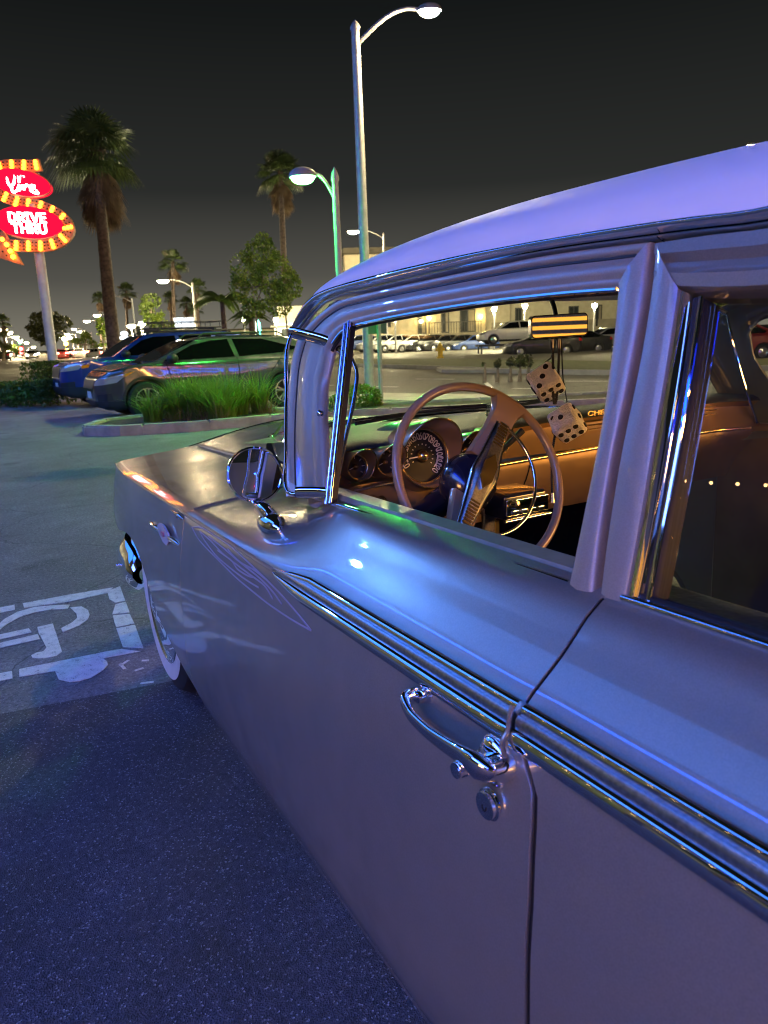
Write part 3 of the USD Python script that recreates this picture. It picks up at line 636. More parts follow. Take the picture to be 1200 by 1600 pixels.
swheel = co('steering_wheel', closed_tube(rim, .0100, 14, wc, wn), M['wheelplastic'], smooth=60)
SA = math.radians(51)                                               # the spokes stand from lower left to upper right
sd, sn = np.array([math.cos(SA), math.sin(SA)]), np.array([-math.sin(SA), math.cos(SA)])
def sp(u, w, z): q = sd*u + sn*w; return wl(q[0], q[1], z)
for s in (-1, 1):
    us = np.linspace(.05, .197, 14); L_ = np.array([[sp(s*u, w*np.interp(u, [.05, .12, .17, .197], [.040, .030, .030, .046]), z*.010 - .030*np.interp(u, [.05, .197], [1, 0])) for w, z in ((-1, -1), (-1.05, 0), (-.9, 1), (.9, 1), (1.05, 0), (1, -1))] for u in us])
    co('spoke', grid(L_, wrap=True), M['wheelplastic'], swheel, 50)
v, f = lathe([(.0, .008), (.03, .006), (.055, -.006), (.066, -.03), (.060, -.06), (.045, -.09)], 32)
hub = co('steering_hub', (basis(v, wl(0, 0, -.02), b, a, wn), f), M['bluedark'], swheel, 60)
# ribbed horn bar with a pale centre emblem
hb = np.array([[sp(u, w*np.interp(abs(u), [0, .05, .135], [.030, .022, .013]), .012 + z*.012 - .01*abs(u)/.135) for w, z in ((-1, -1), (-1, 0), (-.6, 1), (.6, 1), (1, 0), (1, -1))] for u in np.linspace(-.135, .135, 24)])
hbp = co('horn_bar', grid(hb, wrap=True), M['ribchrome'], swheel, 40)
for s in (-1, 1):
    for u in np.linspace(.075, .128, 8): co('horn_bar_rib', bar(sp(s*u, -.012, .018), sp(s*u, .012, .018), .004, .003, wn), M['goldtrim'], hbp)
for w in (-1, 1): co('horn_bar_edge', tube([sp(u, w*np.interp(abs(u), [0, .05, .135], [.031, .023, .014]), .015 - .01*abs(u)/.135) for u in np.linspace(-.135, .135, 16)], .0025, 6), M['chrome'], hbp, 60)
ep = Polygon([(-.045, 0), (-.02, .016), (.02, .016), (.045, 0), (.02, -.016), (-.02, -.016)]); v, f = prism(np.array(ep.exterior.coords), .006); q = np.array([sd*p[0] + sn*p[1] for p in v])
co('horn_emblem', (np.array([wl(q[i, 0], q[i, 1], .022 + v[i, 2]) for i in range(len(v))]), f), M['goldtrim'], hbp)
hr = [wl(.135*math.cos(t), .135*math.sin(t), .004) for t in np.linspace(SA - math.pi, SA, 50)]
co('horn_ring', tube(hr, .004, 10), M['chrome'], swheel, 60)
co('steering_column', tube([wl(0, 0, -.06), wl(0, -.02, -.32), wl(0, -.06, -.60)], .034, 14), M['bluedark'])
st = cyh(832, 664, 1.33); co('gear_lever', tube([wl(.02, .01, -.10), wl(.12, .06, -.09), wl(.19, .105, -.06)], [.005, .005, .008], 8), M['rubber'])
# ignition key with fob, ash tray / radio box under the dash, a paper tissue tab
kb = cyh(757, 778, 1.42)
key = co('ignition_lock', tube([kb + [0, .06, .02], kb + [0, .0, .02]], .014, 12), M['chrome'])
co('key', cat([box(kb + [0, -.02, -.005], (.004, .012, .06), .001), box(kb + [.002, -.022, -.045], (.022, .005, .045), .002), ball(kb + [0, -.02, .012], .012)]), M['goldtrim'], key)
co('key_fob', cat([tube([kb + [.004, -.02, -.02], kb + [.012, -.03, -.06]], .002, 6), box(kb + [.014, -.03, -.085], (.016, .006, .06), .003)]), M['goldtrim'], key)
rb = cyh(797, 783, 1.36)
rbx = co('under_dash_box', box(rb, (.135, .12, .062), .008), M['bluedark'], smooth=50)
co('box_front_plate', cat([box(rb + [0, -.064, .0], (.13, .008, .040), .003), tube([rb + [-.07, -.066, -.030], rb + [.07, -.066, -.030]], .006, 8)]), M['chrome'], rbx, 50)
for k in range(4): co('box_button', box(rb + [-.04 + .026*k, -.071, -.012], (.018, .008, .010), .002), M['chrome'], rbx)
co('box_knob', (lambda t: (np.stack([rb[0] - .048 + t[0][:, 0], rb[1] - .075 - t[0][:, 2], rb[2] + .01 + t[0][:, 1]], 1), t[1]))(lathe([(0, .014), (.009, .012), (.011, 0)], 16)), M['goldtrim'], rbx)
tg = cyh(763, 830, 1.38); co('pedal_arm', box(tg, (.035, .012, .12), .003), M['ribchrome'])
# bench seats
def seat(y, zt):
    co('bench_seat', cat([box((CX, y + .30, .50), (1.5, .60, .24), .09), box((CX, y - .02, .70), (1.5, .20, .62), .08)]), M['seat'], smooth=60)
seat(.10, 1.0); seat(-1.05, 1.0)
co('parcel_shelf', box((CX, -1.42, .95), (1.5, .42, .03), .01), M['seat'])
# inside mirror on its stalk
rm = cyh(872, 509, 1.40); n = unit([-.389, -.921, -.024]); u = unit(np.array([-.02, 0, 1.]) - n*(np.array([-.02, 0, 1.]) @ n)); r_ = np.cross(u, n)
m = m3.CrossSection.square([.125, .034], True).offset(.011, m3.JoinType.Round, circular_segments=24)
v, f = vf(m.extrude(.022)); v = v - [0, 0, .011]
imir = co('inside_mirror', (basis(v, rm, r_, u, n), f), M['bluedark'], smooth=40)
v, f = vf(m.offset(-.003, m3.JoinType.Round).extrude(.003)); co('inside_mirror_glass', (basis(v, rm + n*.010, r_, u, n), f), M['mirror'], imir)
me = cyh(866, 466, 1.44); co('inside_mirror_stalk', tube(spline([rm - n*.012 + u*.015, rm - n*.03 + u*.05, me + [0, .03, .02], me + [.01, .06, .06]], 16), .006, 10), M['bluedark'], imir, 60)
# wipers lying along the foot of the screen
for px0, py0, px1, py1 in ((556, 662, 636, 648), (640, 645, 800, 632), (800, 634, 870, 624)):
    p, q = czh(px0, py0, 1.052), czh(px1, py1, 1.052); co('wiper', cat([tube([p, q], .006, 8), tube([p + [0, 0, .012], q + [0, 0, .006]], .004, 6)]), M['bluedark'])

# things hanging from the mirror and standing on the dash: their own objects
M['fur'] = noisy('white_plush', (.76, .75, .77), (.88, .87, .88), 60, .95, bump=.8, bscale=260, sheen_weight=.4)
M['pip'] = pbr('black_felt_dot', (.012, .012, .014), .9)
PIPS = {1: [(0, 0)], 2: [(-.5, -.5), (.5, .5)], 3: [(-.55, -.55), (0, 0), (.55, .55)], 4: [(-.5, -.5), (.5, .5), (-.5, .5), (.5, -.5)], 5: [(-.5, -.5), (.5, .5), (-.5, .5), (.5, -.5), (0, 0)], 6: [(-.45, -.6), (-.45, 0), (-.45, .6), (.45, -.6), (.45, 0), (.45, .6)]}
def die(c, s, E, faces, label, top):
    """E rows: the three face normals (left, right, down) of the hanging cube in car axes."""
    base = cw([c])[0]; t = thing('fuzzy_die', label, 'fuzzy die', base, group=None)
    v, f = box((0, 0, 0), (s, s, s), s*.10); v = trimesh.remesh.subdivide(v, f); v, f = trimesh.remesh.subdivide(*v); 
    obj('plush_cube', (cw(basis(v, c, *E)), f), M['fur'], t, 60)
    pips = []
    for ax, sgn, num in faces:
        o = [k for k in range(3) if k != ax]
        for p0, p1 in PIPS[num]:
            v, f = lathe([(0, .0035), (.0055, .003), (.0068, .0)], 14); q = basis(v, c + E[ax]*sgn*s*.5, E[o[0]], E[o[1]], E[ax]*sgn) + E[o[0]]*p0*s*.5 + E[o[1]]*p1*s*.5
            obj('pip', (cw(q), f), M['pip'], t, 40)
    obj('cord', (cw(tube([c + (E.sum(0)*0) + np.array([0, 0, s*.75]), (np.array(c) + top)/2 + [0, .004, 0], top], .0016, 6)[0]), tube([[0, 0, 0], [0, 0, 1], [0, 0, 2]], 1, 6)[1]), M['pip'], t)
    return t
def diebasis(yaw, tilt):
    d = unit([1, 1, 1]); Q = np.eye(3)
    ax = unit(np.cross(d, [0, 0, 1.])); Mx = trimesh.transformations.rotation_matrix(math.acos(d[2])*tilt, ax)[:3, :3]
    Mz = trimesh.transformations.rotation_matrix(yaw, [0, 0, 1])[:3, :3]; return (Mz @ Mx @ Q).T
d1, d2 = cyh(853, 598, 1.34), cyh(886, 661, 1.30)
die(d1, .066, diebasis(math.radians(222), .85), [(0, 1, 3), (0, -1, 4), (1, 1, 2), (1, -1, 5), (2, 1, 1), (2, -1, 6)], 'upper white fuzzy die with black spots hanging from the mirror', rm + [0, 0, -.02])
die(d2, .066, diebasis(math.radians(205), .85), [(0, 1, 1), (0, -1, 4), (1, 1, 3), (1, -1, 5), (2, 1, 2), (2, -1, 6)], 'lower white fuzzy die with black spots beside the bead chain', rm + [.01, 0, -.02])
M['bead'] = pbr('dark_metal_bead', (.05, .05, .06), .12, .8)
bt = thing('bead_necklace', 'string of dark shiny beads hanging from the inside mirror', 'bead necklace', cw([rm])[0])
bl = np.vstack([spline([cyh(x, y, 1.315) for x, y in q], n) for q, n in ((((862, 530), (864, 560), (864, 610), (866, 630)), 34), (((874, 532), (873, 560), (872, 600), (868, 630)), 34), (((866, 650), (862, 655), (868, 668), (864, 700), (862, 720), (863, 770)), 44))])
setdata(obj('bead_string', (lambda m: (cw(m[0]), m[1]))(cat([ball(p, .0035, 1) for p in bl])), M['bead'], bt, 60), kind='stuff')
for x, y in ((863, 536), (873, 536)): obj('clasp', (lambda m: (cw(m[0]), m[1]))(tube([cyh(x, y - 6, 1.315), cyh(x, y + 8, 1.315)], .005, 10)), M['bead'], bt, 60)
obj('tassel', (lambda m: (cw(m[0]), m[1]))(tube([cyh(863, 770, 1.315), cyh(862, 785, 1.315)], [.004, .009], 10)), M['goldtrim'], bt, 60)
M['crystal'] = pbr('crystal_glass', (.95, .93, .85), .02, transmission_weight=1., ior=1.5)
cb = cyh(765, 662, 1.72)
ct = thing('crystal_bottle', 'small faceted crystal bottle standing on the dashboard top', 'bottle', cw([cb])[0])
hb_ = [(0, 0), (.012, 0), (.013, .006), (.010, .012), (.013, .018), (.010, .024), (.013, .030), (.010, .036), (.012, .042), (.008, .047), (.006, .051), (.009, .055), (.008, .061), (0, .063)]
v, f = lathe([(r, z*1.0) for r, z in hb_], 8); obj('bottle_body', (cw(v + cb), f), M['crystal'], ct, False)

# ------------------------------------------------------------------ ground
def asphalt(name, c1, c2, sp, spd=.35, rough=.72, scale=180., crack=0., big=.35, bumpd=.004):
    n = {'g': ('geometry', {}), 'n1': ('noise_texture', {'scale': scale, 'detail': 3.}), 'n2': ('noise_texture', {'scale': big, 'detail': 5., 'roughness': .6}), 'n3': ('noise_texture', {'scale': 5.0, 'detail': 6.}),
         'v': ('voronoi_texture', {'scale': scale}), 'r1': ('rgb_ramp', {'ramp': [(.3, c1), (.7, c2)]}), 'r2': ('map_range', {'from_min': .3, 'from_max': .7, 'to_min': .62, 'to_max': 1.30, 'clamp': True}),
         'r3': ('map_range', {'from_min': .3, 'from_max': .7, 'to_min': .72, 'to_max': 1.25, 'clamp': True}), 'mm': ('math', {'math_type': 'multiply'}), 'hv': ('hsv', {'hue': .5, 'saturation': 1., 'fac': 1.}),
         'sx': ('separate_color', {}), 'lt': ('math', {'math_type': 'greater_than', 'value2': 1 - spd*.14}), 'mx': ('mix_color', {}), 'spv': ('rgb_ramp', {'ramp': [(0, tuple(c*.35 for c in sp)), (1, sp)]}), 'n4': ('noise_texture', {'scale': scale*.28, 'detail': 4., 'roughness': .7}), 'r4': ('map_range', {'from_min': .32, 'from_max': .68, 'to_min': .55, 'to_max': 1.5, 'clamp': True}), 'm4': ('math', {'math_type': 'multiply'}), 'n5': ('noise_texture', {'scale': 1.7, 'detail': 5.}), 'r5': ('map_range', {'from_min': .60, 'from_max': .70, 'to_min': 1., 'to_max': .55, 'clamp': True}), 'm6': ('math', {'math_type': 'multiply'}),
         'bp': ('bump', {'strength': .9, 'distance': bumpd}), 'rr': ('map_range', {'from_min': .3, 'from_max': .7, 'to_min': rough - .15, 'to_max': rough + .1}), 'p': ('principled_bsdf', {'specular_ior_level': .45})}
    l = [('g.position', 'n1.vector'), ('g.position', 'n2.vector'), ('g.position', 'n3.vector'), ('g.position', 'v.vector'), ('n1.fac', 'r1.fac'), ('n2.fac', 'r2.value'), ('n3.fac', 'r3.value'), ('r2.result', 'mm.value1'), ('r3.result', 'mm.value2'), ('g.position', 'n4.vector'), ('n4.fac', 'r4.value'), ('mm.value', 'm4.value1'), ('r4.result', 'm4.value2'), ('g.position', 'n5.vector'), ('n5.fac', 'r5.value'), ('m4.value', 'm6.value1'), ('r5.result', 'm6.value2'), ('m6.value', 'hv.value'), ('sx.g', 'spv.fac'), ('spv.color', 'mx.b'), ('r1.color', 'hv.color'),
         ('v.color', 'sx.color'), ('sx.r', 'lt.value1'), ('lt.value', 'mx.fac'), ('hv.color', 'mx.a'), ('v.distance', 'bp.height'), ('bp.normal', 'p.normal'), ('n3.fac', 'rr.value'), ('rr.result', 'p.roughness')]
    out = 'mx.result'
    if crack:
        n['vc'] = ('voronoi_texture', {'scale': crack, 'feature': 'distance_to_edge'}); n['nw'] = ('noise_texture', {'scale': 3., 'detail': 4.}); n['av'] = ('mix_color', {'blend_type': 'linear_light', 'fac': .12, 'use_clamp': False}); n['mc'] = ('map_range', {'from_min': .0012, 'from_max': .004, 'to_min': .5, 'to_max': 1., 'clamp': True}); n['m5'] = ('mix_color', {'blend_type': 'multiply', 'fac': 1.})
        l += [('g.position', 'nw.vector'), ('g.position', 'av.a'), ('nw.color', 'av.b'), ('av.result', 'vc.vector'), ('vc.distance', 'mc.value'), (out, 'm5.a'), ('mc.result', 'm5.b')]; out = 'm5.result'
    l.append((out, 'p.base_color'))
    return look(name, n, l, 'p.BSDF')
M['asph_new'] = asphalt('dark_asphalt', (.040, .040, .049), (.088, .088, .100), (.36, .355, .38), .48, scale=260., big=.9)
M['asph_old'] = asphalt('worn_asphalt', (.115, .116, .126), (.20, .20, .21), (.36, .35, .35), .5, scale=190., crack=.7, big=.5)
M['asph_road'] = asphalt('road_asphalt', (.10, .097, .085), (.145, .14, .125), (.22, .21, .19), .3, scale=60., big=.12)
M['conc'] = noisy('kerb_concrete', (.26, .245, .23), (.38, .36, .33), 6, .85, bump=.4, bscale=90)
M['concw'] = noisy('pavement_concrete', (.30, .285, .25), (.40, .38, .33), 3, .85, bump=.2, bscale=60)
M['paintw'] = look('worn_white_road_paint', {'g': ('geometry', {}), 'n': ('noise_texture', {'scale': 26., 'detail': 6.}), 'n2': ('noise_texture', {'scale': 180., 'detail': 2.}), 'a': ('math', {'math_type': 'multiply_add', 'value2': .5}), 'h': ('math', {'math_type': 'multiply', 'value2': .5}), 'r': ('rgb_ramp', {'ramp': [(.34, (.14, .14, .14)), (.41, (.60, .60, .59)), (.6, (.78, .78, .76))]}), 'b': ('bump', {'strength': .5, 'distance': .004}), 'p': ('principled_bsdf', {'roughness': .7})},
                     [('g.position', 'n.vector'), ('g.position', 'n2.vector'), ('n.fac', 'h.value1'), ('n2.fac', 'a.value1'), ('h.value', 'a.value3'), ('a.value', 'r.fac'), ('r.color', 'p.base_color'), ('n2.fac', 'b.height'), ('b.normal', 'p.normal')], 'p.BSDF')
M['soil'] = noisy('planting_soil', (.035, .026, .018), (.07, .055, .035), 12, .95, bump=.6, bscale=60)
M['lawn'] = noisy('rough_grass', (.06, .075, .02), (.12, .13, .045), 5, .95, bump=.6, bscale=50)
S_ = 1400
struct('ground', grid([[[-S_, -S_, -.16], [S_, -S_, -.16]], [[-S_, S_, -.16], [S_, S_, -.16]]]), M['asph_road'])
# the car park (on which the sedan stands) ends at the pavement of the wide road
near = [gnd(*q) for q in ((-400, 603), (0, 606), (200, 612), (560, 625), (800, 629), (1010, 634), (1300, 640))]
near = [p[:2] for p in near]
near[0] = near[1] + (near[1] - near[2])*2.0; near[-1] = near[-2] + (near[-2] - near[-3])*2.5
nearN = np.array(near)
lot = np.vstack([nearN, [[nearN[-1][0], -40]], [[-30, -40]], [[-30, nearN[0][1]]]])
toneL, toneR = gnd(0, 1117)[:2], gnd(270, 1065)[:2]; sdv = toneR - toneL; sa, sb = toneL - sdv*40, toneL + sdv*6.5
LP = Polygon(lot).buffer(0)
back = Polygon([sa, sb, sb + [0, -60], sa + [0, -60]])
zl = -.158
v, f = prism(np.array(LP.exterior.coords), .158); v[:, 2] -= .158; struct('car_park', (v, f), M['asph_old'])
pp = LP.intersection(back); v, f = prism(np.array(pp.exterior.coords), .0035); struct('car_park_patch', (v, f), M['asph_new'])  # darker asphalt tone on the near side of a straight edge
# near pavement: a raised strip with joints
def strip_poly(line, w, side=1):
    line = np.asarray(line); t = np.gradient(line, axis=0); n = np.stack([-t[:, 1], t[:, 0]], 1); n /= np.linalg.norm(n, axis=1)[:, None]
    return np.vstack([line, (line + n*w*side)[::-1]])
def outward(line):                                                  # sign that points away from the camera
    line = np.asarray(line); m = len(line)//2; t = line[m + 1] - line[m]; n = np.array([-t[1], t[0]]); return 1 if n @ (line[m]) > 0 else -1
so = outward(nearN)
def slabs(name, line, w, side, seg, z0, h, mat, parent):
    line = np.asarray(line); L = np.r_[0, np.cumsum(np.linalg.norm(np.diff(line, axis=0), axis=1))]; n = int(L[-1]/seg)
    P = np.stack([np.interp(np.linspace(0, L[-1], n + 1), L, line[:, k]) for k in (0, 1)], 1)
    t = np.gradient(P, axis=0); nn = np.stack([-t[:, 1], t[:, 0]], 1); nn /= np.linalg.norm(nn, axis=1)[:, None]
    for i in range(n):
        d = (P[i + 1] - P[i]); g = d/np.linalg.norm(d)*.006
        q = np.array([P[i] + g, P[i + 1] - g, P[i + 1] - g + nn[i + 1]*w*side, P[i] + g + nn[i]*w*side])
        v, f = prism(q, h); v[:, 2] += z0 + rng.uniform(-.003, .003); obj(name, (v, f), mat, parent, False)
pv = struct('pavement', (lambda m: (m[0] + [0, 0, -.158], m[1]))(prism(strip_poly(nearN, 1.6, so), .150)), M['conc'])
vis = nearN[1:]
slabs('paving_slab', vis, 1.55, so, 1.6, -.007, .02, M['concw'], pv)
# far side of the road: kerb, verge and the raised dealer lot
far = [gnd(*q, -.15)[:2] for q in ((60, 566.5), (175, 571), (330, 571), (560, 573), (700, 578), (800, 583.5), (950, 586), (1075, 582), (1160, 580), (1260, 577))]
farN = np.array(far); farN = np.vstack([farN, farN[-1] + (farN[-1] - farN[-2])*6])
fo = outward(farN)
fk = struct('far_kerb', (lambda m: (m[0] + [0, 0, -.159], m[1]))(prism(strip_poly(farN, .22, fo), .16)), M['concw'])
def offset_line(line, w, side):
    return strip_poly(line, w, side)[len(line):][::-1]
verge_in = offset_line(farN, .22, fo); 
lotfar = np.vstack([verge_in, [[400, verge_in[-1][1] + 60]], [[420, 400]], [[verge_in[0][0] + 10, 420]]])
struct('far_bank', (lambda m: (m[0] + [0, 0, -.158], m[1]))(prism(np.array(Polygon(lotfar).buffer(0).exterior.coords), .15)), M['asph_road'])
vg = strip_poly(verge_in, 5.5, fo)
struct('verge', sheet(np.array(Polygon(vg).buffer(0).exterior.coords) if Polygon(vg).buffer(0).geom_type == 'Polygon' else vg, -.006, .01), M['lawn'])
# painted lane dashes and the median on the road
for a_, b_ in (((565, 603.5), (622, 604.5)), ((650, 592), (710, 592.5)), ((800, 607), (832, 607)), ((884, 595.5), (950, 595.5)), ((676, 613.5), (706, 613)), ((758, 597), (768, 606)), ((480, 601), (520, 602)), ((30, 589), (60, 590)), ((0, 583), (22, 583)), ((1090, 620), (1140, 620))):
    p, q = gnd(*a_, -.155)[:2], gnd(*b_, -.155)[:2]; d = unit(q - p); n = np.array([-d[1], d[0]])*.07
    struct('lane_marking', sheet([p - n, q - n, q + n, p + n], -.1565, .002), M['paintw'])
# accessible-bay marking: rectangle of broad lines and the wheelchair figure
def zp(pts): return [gnd(x*.375, 850 + y*.375, .004)[:2] for x, y in pts]
bay = [[(95, 246), (300, 208), (470, 180), (447, 203), (290, 238), (100, 264)], [(-420, 345), (60, 252), (62, 272), (-420, 372)], [(447, 195), (500, 175), (522, 235), (480, 243), (455, 228)], [(470, 296), (540, 290), (560, 330), (484, 345), (476, 322)], [(481, 250), (524, 240), (540, 284), (468, 291)], [(484, 350), (562, 335), (597, 432), (512, 427)],
       [(80, 520), (240, 488), (440, 447), (505, 436), (582, 446), (430, 474), (245, 524), (80, 552)], [(-420, 615), (50, 528), (52, 558), (-420, 655)],
       [(230, 530), (240, 510), (300, 495), (420, 472), (445, 488), (450, 502), (430, 525), (380, 556), (330, 570), (290, 574), (245, 563)],
       [(-20, 345), (20, 310), (70, 283), (140, 262), (220, 254), (290, 252), (282, 268), (210, 272), (140, 284), (80, 304), (40, 326), (10, 345), (-20, 372)],
       [(292, 263), (340, 259), (366, 274), (373, 292), (366, 312), (330, 338), (262, 366), (254, 350), (300, 326), (322, 306), (318, 288)],
       [(155, 345), (220, 330), (258, 446), (235, 464), (182, 475), (135, 472), (130, 462), (150, 452), (180, 446), (194, 430), (168, 381), (162, 372)],
       [(-40, 420), (157, 374), (166, 394), (-40, 440)], [(-40, 384), (120, 350), (132, 366), (-40, 404)]]
bm = [sheet(Polygon(zp(b)).buffer(0).exterior.coords, .0008 if True else 0, .0025) for b in bay]
bm[8] = (bm[8][0] + [0, 0, .0012], bm[8][1])
for b in bm: struct('bay_marking', b, M['paintw'])
sc_ = [[(500, 505), (535, 482)], [(560, 526), (598, 514)], [(585, 578), (640, 572)], [(500, 497), (520, 518)], [(590, 484), (620, 482)]]
for a_, b_ in [zp(s) for s in sc_]:
    d = unit(b_ - a_); n = np.array([-d[1], d[0]])*.006; struct('paint_scuff', sheet([a_ - n, b_ - n, b_ + n, a_ + n], .0008, .002), M['paintw'])

# planted island: kerb stones round a bed with ornamental grass
ipx = [(128, 675), (132, 668), (146, 661), (230, 655), (330, 651), (440, 645), (560, 640)]
itop = [gnd(x, y, .15)[:2] for x, y in ipx]; ib = np.array(itop)
dirI = unit(ib[-1] - ib[3]); backv = np.array([-dirI[1], dirI[0]]); backv = backv if backv @ ib[3] > 0 else -backv
front = [gnd(x, y, .0)[:2] for x, y in ((127, 681), (185, 682), (300, 675), (420, 664), (560, 655))]
fr = np.array(front); fe = fr[-1] + dirI*5
W_I = 1.5
rear = [fe + backv*W_I, fr[0] + backv*W_I + dirI*.5]
corner = [fr[0] + backv*1.0 + dirI*.02, fr[0] + backv*.45 - dirI*.02]
outline = np.vstack([fr, [fe], rear, corner]); IP = Polygon(outline).buffer(-.12).buffer(.12)
inn = IP.buffer(-.15)
isl = thing('kerbed_island', 'concrete kerb around the grass bed beside the parked crossovers', 'kerb', (*IP.centroid.coords[0], 0))
co_ = np.array(IP.exterior.coords)[:-1]; Lc_ = np.r_[0, np.cumsum(np.linalg.norm(np.diff(np.vstack([co_, co_[:1]]), axis=0), axis=1))]
nseg = int(Lc_[-1]/.95)
for k in range(nseg):
    s = np.linspace(Lc_[-1]*k/nseg + .0015, Lc_[-1]*(k + 1)/nseg - .0015, 7); cc = np.vstack([co_, co_[:1]])
    P_ = np.stack([np.interp(s, Lc_, cc[:, j]) for j in (0, 1)], 1); ip = np.array([inn.exterior.interpolate(inn.exterior.project(__import__('shapely').Point(p))).coords[0] for p in P_])
    q = Polygon(np.vstack([P_, ip[::-1]])).buffer(0)
    if q.geom_type != 'Polygon' or q.area < .01: continue
    v1, f1 = prism(np.array(q.exterior.coords), .125); q2 = q.buffer(-.018); 
    v2, f2 = prism(np.array((q2 if q2.geom_type == 'Polygon' and not q2.is_empty else q).exterior.coords), .15)
    hull = m3.Manifold.hull_points(np.vstack([v1, v2]).tolist()) if False else None
    obj('kerb_stone', cat([(v1, f1), (v2, f2)]), M['conc'], isl, False)
obj('planting_bed', sheet(np.array(inn.exterior.coords), .0, .11), M['soil'], isl)
M['grassb'] = leaf('ornamental_grass', (.09, .16, .016), (.30, .42, .06), .5, .4)
M['grassdry'] = leaf('dry_grass', (.16, .13, .06), (.26, .2, .09), .6, .3)
def blades(n, R0, H, lean, seed, w=.006, seg=6, sx=1., sy=1.):
    r = np.random.default_rng(seed); V, Fa = [], []
    for k in range(n):
        if k == 0: tu = [(r.uniform(0, 2*np.pi), R0*math.sqrt(r.uniform(0, .85)), r.uniform(.7, 1.12)) for _ in range(9)]
        ta, tr0, th_ = tu[r.integers(9)]; a = r.uniform(0, 2*np.pi); q = R0*.20*math.sqrt(r.uniform()); b = np.array([(tr0*math.cos(ta) + q*math.cos(a))*sx, (tr0*math.sin(ta) + q*math.sin(a))*sy, 0]); rad = R0*(.25 + .75*q/(R0*.2))
        out = np.array([math.cos(a + r.normal(0, .7)), math.sin(a + r.normal(0, .7)), 0]); h = H*th_*r.uniform(.55, 1.05); L = lean*r.uniform(.15, 1.1)*(rad/R0*.7 + .3)
        t = np.linspace(0, 1, seg); P = b + out*(L*t**2.1)[:, None] + np.array([0, 0, 1.])*(h*(t - .28*t**3*(L/lean)))[:, None]
        sd_ = np.array([-out[1], out[0], 0]); ww = w*r.uniform(.6, 1.2)*(1 - t**2*.96)
        A = P + sd_*ww[:, None]; B = P - sd_*ww[:, None]; o = len(V)*seg*2
        V.append(np.stack([A, B], 1).reshape(-1, 3)); i = np.arange(seg - 1)*2
        Fa.append(np.vstack([np.stack([i, i + 1, i + 3], 1), np.stack([i, i + 3, i + 2], 1)]) + o)
    return np.vstack(V), np.vstack(Fa)
for (px, py, rr_, hh, lb, sd_) in ((290, 660, .62, .74, 'left hand clump of long green ornamental grass on the island', 1), (366, 656, .66, .80, 'right hand fuller clump of long green ornamental grass on the island', 2)):
    c = gnd(px, py, .11); c = c + np.r_[backv*.62, 0]; c[2] = .11
    t = thing('ornamental_grass', lb, 'grass clump', c)
    v, f = blades(1500, rr_, hh, .46, sd_, .0095, sx=1.1, sy=.75); setdata(obj('leaf_blades', (v + c, f), M['grassb'], t, False), kind='stuff')
    v, f = blades(260, rr_*1.0, hh*.45, .5, sd_ + 5, .006); setdata(obj('dry_blades', (v + c, f), M['grassdry'], t, False), kind='stuff')

# ------------------------------------------------------------------ foliage helpers
def quads(P, D, U, L, Wd):
    """small leaves: centres P, directions D, side vectors U."""
    a = P - D*L[:, None]*.5; b = P + U*Wd[:, None]*.5 + D*L[:, None]*.05; c = P + D*L[:, None]*.5; d = P - U*Wd[:, None]*.5 + D*L[:, None]*.05
    n = len(P); i = np.arange(n)*4; return np.stack([a, b, c, d], 1).reshape(-1, 3), np.vstack([np.stack([i, i + 1, i + 2], 1), np.stack([i, i + 2, i + 3], 1)])
def crown(lumps, n, size, seed):
    r = np.random.default_rng(seed); L = np.array(lumps, float); w = L[:, 3]*L[:, 4]; w = w/w.sum(); k = r.choice(len(L), n, p=w)
    d = r.normal(size=(n, 3)); d /= np.linalg.norm(d, axis=1)[:, None]; rad = r.uniform(.35, 1., n)**.45
    P = L[k, :3] + d*rad[:, None]*np.stack([L[k, 3], L[k, 3], L[k, 4]], 1)
    keep = meshkit.noise(P*2.2/size*.12 + 9, seed) > .34; P, d = P[keep], d[keep]; n = len(P)
    D = r.normal(size=(n, 3))*.7 + d*.4 + [0, 0, -.4]; D /= np.linalg.norm(D, axis=1)[:, None]; U = np.cross(D, r.normal(size=(n, 3))); U /= np.linalg.norm(U, axis=1)[:, None]
    s = size*r.uniform(.6, 1.3, n); return quads(P, D, U, s, s*.5)

